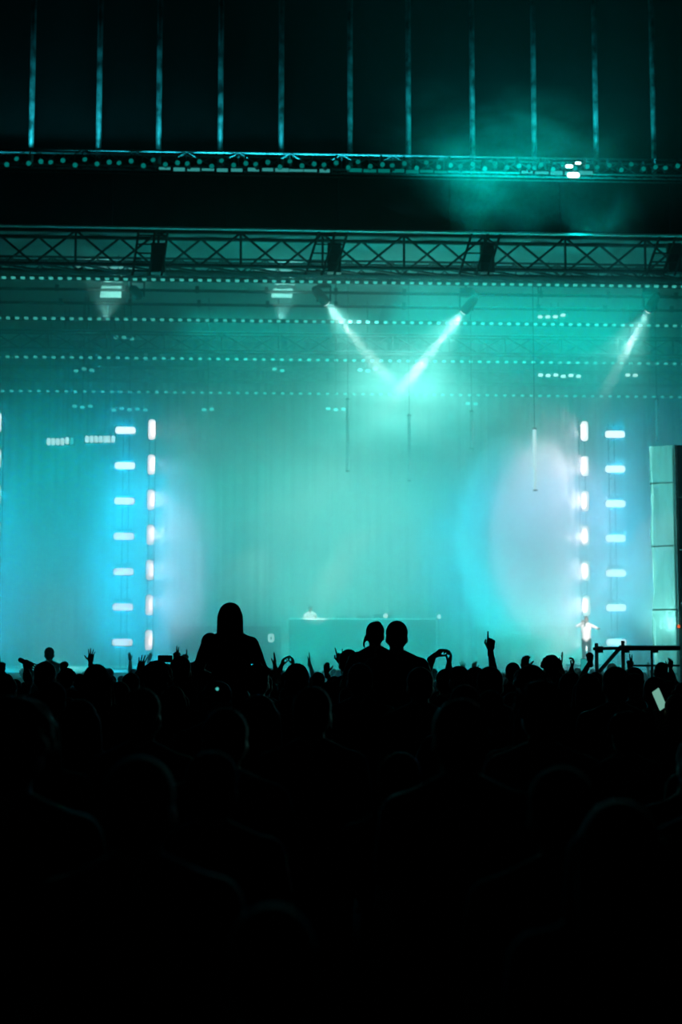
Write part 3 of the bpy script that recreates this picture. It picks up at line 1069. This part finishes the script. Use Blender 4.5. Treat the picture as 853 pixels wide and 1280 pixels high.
def hair_mesh(kind, m):
    mb = MB()
    r_ = random.Random(kind)
    if kind == 'cap':
        ellip(mb, (0, -0.008, 1.69), (0.088, 0.106, 0.082))
        capsule(mb, (-0.035, 0.10, 1.688), 0.018, (-0.03, 0.165, 1.678), 0.012)
        capsule(mb, (0.035, 0.10, 1.688), 0.018, (0.03, 0.165, 1.678), 0.012)
        capsule(mb, (0, 0.10, 1.69), 0.018, (0, 0.172, 1.678), 0.012)
    else:
        ellip(mb, (0, -0.020, 1.676), (0.087, 0.097, 0.092))
        ellip(mb, (0, -0.045, 1.63), (0.080, 0.075, 0.085))
    if kind == 'flowing':
        ellip(mb, (0, -0.015, 1.672), (0.100, 0.106, 0.102))
        for k in (-1, -0.33, 0.33, 1):
            capsule(mb, (0.050 * k, -0.045, 1.65), 0.060, (0.062 * k, -0.095, 1.30), 0.056)
        for k in (-1, 1):
            capsule(mb, (0.078 * k, -0.01, 1.66), 0.032, (0.092 * k, 0.02, 1.38), 0.030)
    if kind == 'long':
        for k in (-1, 0, 1):
            capsule(mb, (0.045 * k, -0.055, 1.64), 0.062, (0.065 * k, -0.105, 1.34), 0.058)
        for k in (-1, 1):
            capsule(mb, (0.082 * k, 0.0, 1.66), 0.030, (0.105 * k, 0.015, 1.40), 0.030)
    if kind == 'bun':
        ellip(mb, (0.012, -0.075, 1.725), (0.05, 0.05, 0.045))
        capsule(mb, (-0.082, -0.02, 1.62), 0.020, (-0.108, -0.01, 1.56), 0.012)
        capsule(mb, (-0.108, -0.01, 1.56), 0.012, (-0.092, 0.0, 1.52), 0.009)
    if kind == 'ponytail':
        capsule(mb, (0, -0.10, 1.69), 0.032, (0, -0.155, 1.60), 0.036)
        capsule(mb, (0, -0.155, 1.60), 0.036, (0, -0.13, 1.42), 0.018)
    if kind in ('curly', 'spiky'):
        for k in range(46):
            a, b = r_.uniform(0, 2 * math.pi), r_.uniform(0.0, 1.7)
            d = Vector((math.sin(b) * math.cos(a), math.sin(b) * math.sin(a), math.cos(b)))
            if d.y > 0.45 and d.z < 0.6:
                continue
            c = Vector((0, -0.02, 1.67)) + Vector((d.x * 0.087, d.y * 0.097, d.z * 0.092))
            if kind == 'curly':
                ellip(mb, c + d * 0.012, (0.027, 0.027, 0.027), 8, 6)
            elif d.z > 0.25:
                capsule(mb, c, 0.018, c + d * 0.035, 0.008, 6)
    return melt(mb, 'hair', m, 0.012, 2, 0.3)


HAIR = {}


def hair_of(kind, m='hair_dark'):
    if (kind, m) not in HAIR:
        HAIR[(kind, m)] = hair_mesh(kind, m)
    return HAIR[(kind, m)]


LEGS = {False: legs_mesh(False), True: legs_mesh(True)}


def gz(Y):
    return -0.009 * Y


def figure(name, loc, scale, label, group, body, shirt, hair, seat=False, rot=0.0, cat='person'):
    t = empty(name, loc, label, cat, group, rot=(0, 0, rot))
    t.scale = (scale,) * 3
    link('body', body, t)
    link('shirt', shirt, t)
    link('trousers', LEGS[seat], t)
    if hair is not None:
        o = link('cap' if hair.get('is_cap') else 'hair', hair, t)
    return t


def person(px, top, Y, label, hair='short', arms=None, shirt='shirt_black', rot=0.0, seat=False, fem=False, hair_m='hair_dark', long=False, H=None, skin='skin_tone', name='person', turn=0.0, group=None, vox=0.016):
    """A person whose crown shows at pixel (px, top) when standing at depth Y. arms: {side: (tip px, tip py, pose, lean, palm)}: the hand's
    fingertips show at that pixel; lean turns the hand clockwise from straight up, in degrees."""
    p = at(px, top, Y)
    base = gz(Y)
    hgt = p.z - base
    if seat:
        sc_ = (H or 1.70) / 1.75
        zb = p.z - 1.765 * sc_
    else:
        sc_ = min(max(hgt, 1.52), 2.02) / 1.765
        if abs(hgt - sc_ * 1.765) > 0.02:
            print('height', label[:30], round(hgt, 2))
        zb = base
    loc = Vector((p.x, Y, zb))
    A = {}
    for side in (-1, 1):
        if arms and side in arms:
            tx, ty, pose, lean, palm = arms[side]
            d = Vector((math.sin(R(lean)), 0.05, math.cos(R(lean))))
            tip = (at(tx, ty, Y) - loc) / sc_
            Lh = 0.19 - 0.10 * min(1, (sum(POSES[pose][0]) / 4)) if pose not in ('point', 'peace', 'horns') else 0.175
            wr = tip - d * Lh
            wr.y = 0.10 if wr.z > 1.5 else 0.2
            pole = (0.35 * side, 0.8, -0.5)
            A[side] = (wr, pole, pose, d, {'f': (0, 1, 0), 'b': (0, -1, 0), 's': (-side, 0.2, 0), 'o': (side, 0.2, 0)}[palm])
        else:
            wr, pole = (FRONT if seat else DOWN)[side]
            A[side] = (wr, pole, 'relaxed', None, (-side, 0.3, 0))
    body, pts = body_mesh(A, seat, fem, head_turn=turn, skin=skin, vox=vox)
    sh = shirt_mesh(pts, seat, fem, shirt, long)
    return figure(name, loc, sc_, label, group, body, sh, hair_of(hair, hair_m) if hair else None, seat, rot)


hair_of('cap', 'shirt_black')['is_cap'] = 1

# riders on shoulders and the two friends in front
RIDERS = 'people raised above the crowd'
rl = person(288, 754, 11.5, 'long-haired person riding high on shoulders, the tallest figure in the crowd', 'flowing', None, 'shirt_black', seat=True, fem=True, H=1.66, long=True)
rm = person(469, 777, 12.0, 'person with a small bun and loose strands, raised beside a broader companion', 'bun', None, 'shirt_navy', seat=True, fem=True, H=1.6)
rn = person(496, 776, 11.6, 'broad short-haired person with visible ears, raised beside the person with a bun', 'short', None, 'shirt_black', seat=True, H=1.86)
rb = person(62, 809, 24, 'hazy short-haired person in a pale shirt standing above the far crowd', 'short', None, 'shirt_grey', seat=True, H=1.72)
ro = person(263, 791, 13.4, 'person half hidden behind the long-haired rider, seen over their shoulder', 'short', None, 'shirt_grey', seat=True, H=1.74, turn=R(-50))


def carrier(r, label):
    """The person who bears a rider: their shoulders under the rider's thighs."""
    zs = r.location.z + 0.86 * r.scale.x           # underside of the thighs
    Hc = (zs - 0.02 - gz(r.location.y)) / 1.47
    Hc = min(max(Hc, 0.86), 1.12)
    t = figure('person', (r.location.x, r.location.y + 0.17, gz(r.location.y)), Hc, label, 'people carrying riders', CB[0], CB[1], hair_of('short'))
    return t


CA = {s_: ((0.12 * s_, 0.34, 1.12), (s_, -0.2, -0.6), 'grip', None, (0, -1, 0)) for s_ in (-1, 1)}
_b, _p = body_mesh(CA)
CB = (_b, shirt_mesh(_p, False, False, 'shirt_black'))
carrier(rl, 'person hidden under the long-haired rider, carrying them on the shoulders')
carrier(rm, 'person hidden under the rider with a bun, carrying them on the shoulders')
carrier(rn, 'person hidden under the broad short-haired rider, carrying them on the shoulders')
carrier(rb, 'person hidden under the hazy rider in the pale shirt, carrying them')
carrier(ro, 'person carrying the half hidden rider behind the long-haired rider')

# people with raised hands along the skyline of the crowd
person(8, 842, 16, 'person at the picture edge with one arm bent and the hand drooping like a spider', 'short', {1: (44, 836, 'droop', 118, 'b')})
person(100, 842, 19, 'person with one open hand raised, fingers spread, behind the long-haired head', 'short', {1: (114, 810, 'open', 6, 'f')})
person(84, 838, 18, 'person raising a thumb-like fist beside the hazy person in the pale shirt', 'curly', {-1: (78, 828, 'fist', 0, 'f')})
person(174, 838, 30, 'hazy person in a pale shirt with both pale arms thrown up before the bar lamps', 'short', {-1: (160, 808, 'flat', -12, 'f'), 1: (190, 808, 'flat', 18, 'f')}, 'shirt_white', long=True)
person(166, 842, 16, 'person with one dark hand spread wide below the upright bar lamps', 'short', {1: (179, 818, 'open', 14, 'b')})
ph1 = person(212, 845, 15, 'person holding a dark phone up, hand half hidden behind the tall-necked head', 'short', {-1: (207, 829, 'grip', 0, 'f')})
person(222, 838, 19, 'person raising two fingers above the tall-necked head', 'short', {-1: (219, 808, 'peace', -4, 'f')})
person(236, 838, 19.5, 'person raising one thin straight finger beside the two raised fingers', 'short', {-1: (230, 811, 'point', 0, 'f')})
person(335, 838, 18, 'person raising one flat hand edge-on beside the shoulder of the long-haired rider', 'spiky', {1: (344, 815, 'flat', 0, 's')})
person(360, 839, 17, 'person making a ring with both raised hands over the head', 'short', {-1: (356, 819, 'cup', 16, 's'), 1: (365, 818, 'cup', -10, 's')})
person(382, 842, 24, 'hazy person raising one flat hand in front of the dark desk front', 'short', {1: (388, 815, 'flat', 4, 's')})
person(398, 840, 18, 'person raising a small curled hand between the flat hand and the spread hand', 'short', {1: (409, 827, 'cup', 0, 'b')})
person(418, 845, 15, 'person raising one spread hand just beside the raised pair', 'short', {1: (424, 808, 'horns', -8, 'f')})
person(436, 811, 14.2, 'person with a round head tucked beside the spread hand and the raised pair', 'short', None, 'shirt_grey')
person(557, 836, 13, 'person with both hands joined in a beak shape above the head', 'short', {-1: (560, 808, 'cup', 52, 's'), 1: (568, 813, 'cup', 15, 's')})
person(594, 838, 13.5, 'person pointing one finger straight up, highest hand of the crowd', 'curly', {1: (617, 788, 'point', 4, 'f')})
person(574, 838, 24, 'person with a small spread hand raised near the joined hands', 'short', {1: (580, 826, 'open', 0, 'f')})
person(588, 838, 23, 'person with a small loosely bent hand raised below the pointing arm', 'short', {1: (595, 826, 'relaxed', 8, 'b')})
person(641, 828, 17, 'person with a narrow head standing next to the cupped hand', 'ponytail')
person(652, 836, 15, 'person raising one big cupped hand with the fingertip bent over', 'short', {1: (661, 818, 'cup', 14, 'b')})
person(689, 822, 17, 'person with a round curly head standing clear beside a waving hand', 'curly')
person(696, 840, 17, 'person waving one flat hand edge-on beside the round curly head', 'short', {1: (707, 815, 'flat', 12, 's')})
person(712, 840, 17, 'person raising one curved hand just before the phone', 'short', {1: (722, 823, 'cup', 22, 's')})
ph2 = person(728, 845, 17.4, 'person holding up an upright phone below the performer in white', 'short', {1: (732, 840, 'grip', 0, 'f')})
person(744, 840, 17, 'person raising a fist right beside the railing post', 'short', {-1: (739, 817, 'fist', -10, 'f')})
person(794, 838, 18, 'person raising a hand with two fingers up behind the railing', 'short', {-1: (789, 818, 'peace', -6, 'f')})
person(765, 829, 24, 'person with a small head just visible beyond the diagonal brace', 'short')
person(806, 846, 33, 'hazy pale person raising one arm far behind the railing', 'short', {1: (812, 822, 'flat', 10, 'f')}, 'shirt_white', long=True)
person(827, 828, 20, 'person with a cap turned sideways behind the railing by the tower', 'cap', None, hair_m='shirt_black', turn=R(60))
person(836, 840, 21, 'person raising a hand close against the foot of the black tower', 'short', {1: (842, 822, 'relaxed', 6, 'f')})
person(-4, 840, 17, 'person raising one finger at the very edge of the picture', 'short', {1: (1, 820, 'point', 0, 'f')})

# distinct heads just under the skyline
person(57, 827, 12.2, 'person with a plain round head in front of the hazy person in the pale shirt', 'short')
person(121, 830, 10.2, 'person with long straight hair whose strand is rim lit', 'long', None, fem=True)
person(196, 831, 11, 'person with a wide tousled head directly below the upright bar lamps', 'curly')
person(226, 820, 12.6, 'tall-necked person with cropped hair and a clear ear by the phone', 'short')
person(164, 841, 14, 'person with a small rounded head just below the wide-spread hand', 'short')
person(150, 852, 11.5, 'person with a ponytail between the long straight hair and the tousled head', 'ponytail', None, fem=True)
person(322, 833, 11, 'person with spiky hair under the edge-on flat hand', 'spiky')
person(371, 829, 10.6, 'person with a broad round head below the hazy flat hand', 'short')
person(450, 829, 10.2, 'person with a broad head in front of the rider with a bun', 'short')
person(525, 834, 9.6, 'tall person in front of the broad short-haired rider', 'short')
person(574, 833, 12.5, 'person with a flat cap under the joined hands', 'cap', None, hair_m='shirt_black')
person(612, 833, 9.6, 'person with a broad head straight below the pointing hand', 'short')
person(664, 837, 10, 'person with a wide head below the big cupped hand', 'curly')
person(712, 841, 11, 'person with a bun standing below the phone', 'bun', None, fem=True)
person(735, 842, 10.6, 'person with straight long hair below the railing post', 'long', None, fem=True)
person(769, 833, 9.4, 'person with the widest head, right below the railing brace', 'short')
person(793, 834, 14, 'person with a rounded head under the two fingers behind the railing', 'short')
person(818, 846, 10.4, 'person with cropped hair just above the bright phone', 'short')

# dim big heads close to the camera
person(175, 945, 3.3, 'nearest but one person, large dim head low in the dark crowd', 'short')
person(15, 884, 3.9, 'big dim head cut by the edge of the picture, rim lit on top', 'curly')
person(500, 940, 5.2, 'person with a dim narrow head in the dark middle of the crowd', 'short')
person(772, 1000, 2.9, 'near person with long hair and a pale shoulder in the dark, below the tower', 'long', None, fem=True)
person(340, 1150, 2.4, 'nearest person, faint big head at the bottom of the picture', 'short')
person(665, 868, 7.2, 'person with long hair catching a thin light strand, below the cupped hand', 'long', None, fem=True)
person(390, 858, 6.4, 'person with a round dim head below the raised pair', 'short')
person(272, 852, 8.5, 'person under the long-haired rider with a tiny light at the head', 'cap', None, hair_m='shirt_black')
ph3 = person(845, 868, 9.6, 'person holding a tilted bright phone under the black tower', 'short', {-1: (828, 884, 'grip', -10, 'f')})


# performers on the stage
def stage_person(px, top, Y, label, arms, shirt, hair, turn, long):
    p = at(px, top, Y)
    H = 1.80
    sc_ = H / 1.765
    body, pts = body_mesh({s_: arms[s_] for s_ in (-1, 1)}, False, False)
    sh = shirt_mesh(pts, False, False, shirt, long)
    return figure('performer', (p.x, Y, p.z - H), sc_, label, None, body, sh, hair_of(hair), rot=turn)


perf = stage_person(733, 770, 53.0, 'performer in a loose white shirt on the stage beside the wide riser', {1: ((0.10, 0.24, 1.52), (1, -0.2, -0.6), 'grip', (-0.3, 0.2, 1), (0, -1, 0)), -1: ((-0.50, 0.25, 1.30), (-1, -0.3, -0.6), 'open', None, (0, 0, -1))}, 'shirt_white', 'short', R(160), True)
tm = empty('microphone', perf.location + Vector((-0.10, -0.22, 1.58)), 'small microphone held at the mouth of the performer in white', 'microphone')
MB().tube((0, 0, -0.16), (0, 0, 0), 0.016, 8, 0.02).build('handle', 'phone_black', tm)
MB().tube((0, 0, 0), (0, 0, 0.06), 0.03, 10, 0.024).build('grille', 'dull_aluminium', tm)
djp = stage_person(388, 757, 58.35, 'performer bent over the end of the dark desk', {1: ((0.28, 0.42, 1.12), (1, -0.3, -0.6), 'relaxed', None, (0, 0, -1)), -1: ((-0.30, 0.40, 1.10), (-1, -0.3, -0.6), 'relaxed', None, (0, 0, -1))}, 'shirt_white', 'cap', R(170), False)
for z_, who in ((perf, 'performer in white'), (djp, 'performer at the desk')):
    hgt_ = z_.location.z - 1.0
    if hgt_ > 0.05:
        t = empty('platform', (z_.location.x, z_.location.y, 1.0), 'low platform under the ' + who, 'platform')
        MB().box((0, 0, hgt_ - 0.04), (1.3, 1.3, 0.08)).build('top', 'stage_boards', t)
        for sx in (-1, 1):
            for sy in (-1, 1):
                MB().tube((0.6 * sx, 0.6 * sy, 0), (0.6 * sx, 0.6 * sy, hgt_ - 0.05), 0.03, 8).build('leg', 'dull_aluminium', t)


# phones
def phone(px, py, Y, tilt, label, screen, roll=0.0):
    t = empty('phone', at(px, py, Y), label, 'phone', None, rot=(0, R(tilt), R(roll)))
    MB().rbox((0, 0, 0), (0.074, 0.009, 0.152), 0.010).build('case', 'phone_black', t)
    MB().rbox((0, -0.0052, 0.0), (0.068, 0.001, 0.142), 0.007).build('screen', screen, t)
    MB().rbox((0.02, 0.0055, 0.055), (0.022, 0.003, 0.022), 0.005).build('camera_bump', 'phone_black', t)
    return t


phone(206.5, 823.5, 15.05, 90, 'dark phone held sideways up above the crowd by the tall-necked head', 'phone_black')
phone(730, 831, 17.45, 2, 'upright phone with a dim screen held up below the performer in white', 'phone_dim')
phone(824, 874, 9.62, -28, 'tilted phone with a bright pale green screen under the black tower', 'phone_screen', 25)
tl = empty('torch', at(272, 861, 8.385), 'tiny pale light worn at a head under the long-haired rider', 'light')
MB().tube((0, 0, 0), (0, -0.03, 0), 0.012, 10).build('torch_body', 'phone_black', tl)
MB().tube((0, -0.03, 0), (0, -0.034, 0), 0.010, 10).build('torch_lens', 'led_cyan', tl)

# the mass of the crowd: a few bodies, copied
MASS = []
for k, (hr, hm_, sh, fem, lab, front, sk) in enumerate((
        ('short', 'hair_dark', 'shirt_black', False, 'short-haired person in black, arms down, lost in the dark crowd', 0, 'skin_tone'),
        ('long', 'hair_dark', 'shirt_navy', True, 'long-haired person in navy, arms down, lost in the dark crowd', 0, 'skin_tone'),
        ('curly', 'hair_dark', 'shirt_grey', False, 'curly-haired person in grey, hands held in front, lost in the dark crowd', 1, 'skin_deep'),
        ('cap', 'shirt_black', 'shirt_black', False, 'person in a cap and black shirt, lost in the dark crowd', 1, 'skin_tone'),
        ('ponytail', 'hair_brown', 'shirt_grey', True, 'person with a ponytail and grey shirt, lost in the dark crowd', 0, 'skin_tone'),
        ('bun', 'hair_brown', 'shirt_black', True, 'person with a bun and black shirt, lost in the dark crowd', 1, 'skin_tone'),
        ('short', 'hair_brown', 'shirt_navy', False, 'brown-haired person in navy, hands held in front, lost in the dark crowd', 1, 'skin_tone'))):
    A = {s_: ((FRONT if front else DOWN)[s_]) + ('relaxed', None, (-s_, 0.3, 0)) for s_ in (-1, 1)}
    b_, p_ = body_mesh(A, False, fem, 0.02, 0.16, skin=sk)
    s_ = shirt_mesh(p_, False, fem, sh)
    MASS.append((b_, s_, hair_of(hr, hm_), lab, ['in the dark crowd: short hair, black', 'in the dark crowd: long hair', 'in the dark crowd: curly hair', 'in the dark crowd: caps',
                                                 'in the dark crowd: ponytails', 'in the dark crowd: buns', 'in the dark crowd: brown hair'][k]))
rc = random.Random(11)
taken = [(o.location.x, o.location.y) for o in COL.objects if o.parent is None and o.get('category') == 'person']
Y = 3.6
while Y < 42:
    half = 0.25 * Y + 0.5
    cx = 0.0524 * Y
    step = 0.66 + 0.028 * Y
    x = cx - half + rc.random() * step
    while x < cx + half:
        xx, yy = x + rc.uniform(-0.10, 0.10), Y + rc.uniform(-0.16, 0.16)
        H = rc.uniform(1.60, 1.80)
        pxx = 426.5 + F * ((xx * RT.x + yy * RT.y) / (xx * FW.x + yy * FW.y))
        lim = 1.92 - gz(yy) - (838 - 808) * yy / F          # stay under the skyline that the named people make
        H = min(H, max(lim + 0.05 * rc.random(), 1.45))
        hid = any(abs(pxx - cx_) < 0.17 * F / yy + 8 and yy < cy_ and 808 + (1.92 - gz(yy) - H) * F / yy < py_ + 14 for cx_, py_, cy_ in ((824, 874, 9.7), (272, 861, 8.3)))
        if not hid and all((xx - a) ** 2 + (yy - b) ** 2 > 0.50 ** 2 for a, b in taken):
            k = rc.choice((0, 0, 0, 1, 2, 3, 4, 5, 6, 6))
            b_, s_, h_, lab, grp = MASS[k]
            figure('person', (xx, yy, gz(yy)), H / 1.765, lab, 'people ' + grp, b_, s_, h_, rot=rc.uniform(-0.35, 0.35))
            taken.append((xx, yy))
        x += step
    Y += 0.78 + 0.023 * Y
print('people', len(taken))
bpy.data.scenes.remove(TMP)

# ------------------------------------------------------------------ haze
def haze_mat(name, density, noise_scale=2.0, lo=0.35, hi=0.7, edge=0.55, warp=0.35, aniso=0.25, color=(1, 1, 1), floor=0.0, seed=0.0):
    m = bpy.data.materials.new(name)
    m.use_nodes = True
    nt = m.node_tree
    nt.nodes.clear()
    N, L = nt.nodes.new, nt.links.new
    out = N('ShaderNodeOutputMaterial')
    vs = N('ShaderNodeVolumeScatter')
    vs.inputs['Color'].default_value = (*color, 1)
    vs.inputs['Anisotropy'].default_value = aniso
    L(vs.outputs[0], out.inputs['Volume'])
    tc = N('ShaderNodeTexCoord')
    mp = N('ShaderNodeMapping')
    mp.inputs['Location'].default_value = (seed, seed * 0.7, seed * 1.3)
    L(tc.outputs['Object'], mp.inputs['Vector'])
    nz = N('ShaderNodeTexNoise')
    nz.inputs['Scale'].default_value = noise_scale
    nz.inputs['Detail'].default_value = 3
    nz.inputs['Distortion'].default_value = 0.4
    L(mp.outputs[0], nz.inputs['Vector'])
    # distance from the centre, warped by the noise colour
    sub = N('ShaderNodeVectorMath'); sub.operation = 'SUBTRACT'
    L(nz.outputs['Color'], sub.inputs[0]); sub.inputs[1].default_value = (0.5, 0.5, 0.5)
    sca = N('ShaderNodeVectorMath'); sca.operation = 'SCALE'
    L(sub.outputs[0], sca.inputs[0]); sca.inputs['Scale'].default_value = warp * 2
    add = N('ShaderNodeVectorMath'); add.operation = 'ADD'
    L(tc.outputs['Object'], add.inputs[0]); L(sca.outputs[0], add.inputs[1])
    ln = N('ShaderNodeVectorMath'); ln.operation = 'LENGTH'
    L(add.outputs[0], ln.inputs[0])
    fall = N('ShaderNodeMapRange'); fall.interpolation_type = 'SMOOTHSTEP'
    fall.inputs['From Min'].default_value = 0.88
    fall.inputs['From Max'].default_value = 0.88 - edge
    fall.inputs['To Min'].default_value = 0.0
    fall.inputs['To Max'].default_value = 1.0
    L(ln.outputs['Value'], fall.inputs['Value'])
    nr = N('ShaderNodeMapRange')
    nr.inputs['From Min'].default_value = lo
    nr.inputs['From Max'].default_value = hi
    nr.inputs['To Min'].default_value = floor
    nr.inputs['To Max'].default_value = 1.0
    L(nz.outputs['Fac'], nr.inputs['Value'])
    mu = N('ShaderNodeMath'); mu.operation = 'MULTIPLY'
    L(fall.outputs[0], mu.inputs[0]); L(nr.outputs[0], mu.inputs[1])
    m2 = N('ShaderNodeMath'); m2.operation = 'MULTIPLY'
    L(mu.outputs[0], m2.inputs[0]); m2.inputs[1].default_value = density
    L(m2.outputs[0], vs.inputs['Density'])
    return m


def ball_mesh(name, sub=3):
    bm = bmesh.new()
    bmesh.ops.create_icosphere(bm, subdivisions=sub, radius=1.0)
    me = bpy.data.meshes.new(name)
    bm.to_mesh(me)
    bm.free()
    return me


def haze(name, label, px, py, Y, rx, ry, depth, density, **kw):
    """An ellipsoid of drifting haze; rx, ry are in pixels at Y."""
    me = ball_mesh(name)
    me.materials.append(haze_mat(name, density, **kw))
    k = Y / F
    o = link(name, me, None, at(px, py, Y), None, (rx * k, depth, ry * k))
    return tag(o, label, kind='stuff')


# even haze that fills the stage
def even_haze(name, label, density, x0, x1, y0, y1, z0, z1, aniso=0.3):
    m = bpy.data.materials.new(name)
    m.use_nodes = True
    m.node_tree.nodes.clear()
    out = m.node_tree.nodes.new('ShaderNodeOutputMaterial')
    vs = m.node_tree.nodes.new('ShaderNodeVolumeScatter')
    vs.inputs['Density'].default_value = density
    vs.inputs['Anisotropy'].default_value = aniso
    m.node_tree.links.new(vs.outputs[0], out.inputs['Volume'])
    o = MB().box(((x0 + x1) / 2, (y0 + y1) / 2, (z0 + z1) / 2), (x1 - x0, y1 - y0, z1 - z0)).build(name, m)
    return tag(o, label, kind='stuff')


even_haze('stage_haze', 'thin even haze filling the front of the stage', 0.075, -16, 22, 49.8, 60, 1.02, ZR - 0.4)
even_haze('stage_haze', 'thinner even haze before the drapes', 0.03, -16, 22, 60.02, 69.6, 1.02, ZR - 0.4)
even_haze('crowd_haze', 'thin haze over the first rows below the stage', 0.026, -16, 22, 21, 49.7, -0.2, 5.5)

even_haze('front_haze', 'faintest haze before the black band and fascia', 0.006, -16, 22, 44, 49.1, 14, 25)
haze('tower_haze', 'bell of pale haze around the bar lamps by the long-haired rider', 195, 700, 58, 120, 215, 2.6, 0.32, noise_scale=1.6, floor=0.05, edge=0.22, seed=1.0)
haze('tower_haze', 'bell of pale haze around the bar lamps by the black tower', 720, 680, 58, 190, 235, 2.6, 0.28, noise_scale=1.5, floor=0.05, edge=0.22, seed=3.0)
haze('lamp_cloud', 'dense lilac cloud beside the upright lamps behind the performer in white', 652, 675, 56.6, 112, 165, 1.5, 0.7, noise_scale=1.5, floor=0.6, edge=0.15, warp=0.25, seed=5.0)
haze('lamp_cloud', 'small dense cloud beside the upright lamps by the long-haired rider', 232, 690, 56.6, 56, 150, 1.4, 0.7, noise_scale=1.7, floor=0.4, edge=0.25, warp=0.3, seed=7.0)
haze('beam_haze', 'pale mist where the two bright beams meet', 505, 510, 58.6, 190, 85, 2.0, 0.9, noise_scale=1.6, floor=0.1, edge=0.7, seed=9.0)
haze('beam_haze', 'pale mist below the short beam', 748, 455, 57.5, 85, 75, 1.5, 0.6, noise_scale=1.6, floor=0.1, edge=0.6, seed=17.0)
haze('edge_haze', 'haze cloud around the lamps at the picture edge', 0, 700, 58, 80, 210, 2.4, 0.2, noise_scale=1.7, floor=0.3, seed=13.0)
haze('roof_plume', 'thin smoke plume drifting up over the black band', 650, 185, 47.3, 240, 120, 1.6, 0.30, noise_scale=2.0, lo=0.40, hi=0.75, edge=0.85, warp=0.55, seed=21.0)
haze('roof_plume', 'column of smoke rising by the short beam', 775, 340, 49, 70, 150, 1.4, 0.16, noise_scale=1.8, lo=0.3, hi=0.7, seed=25.0)
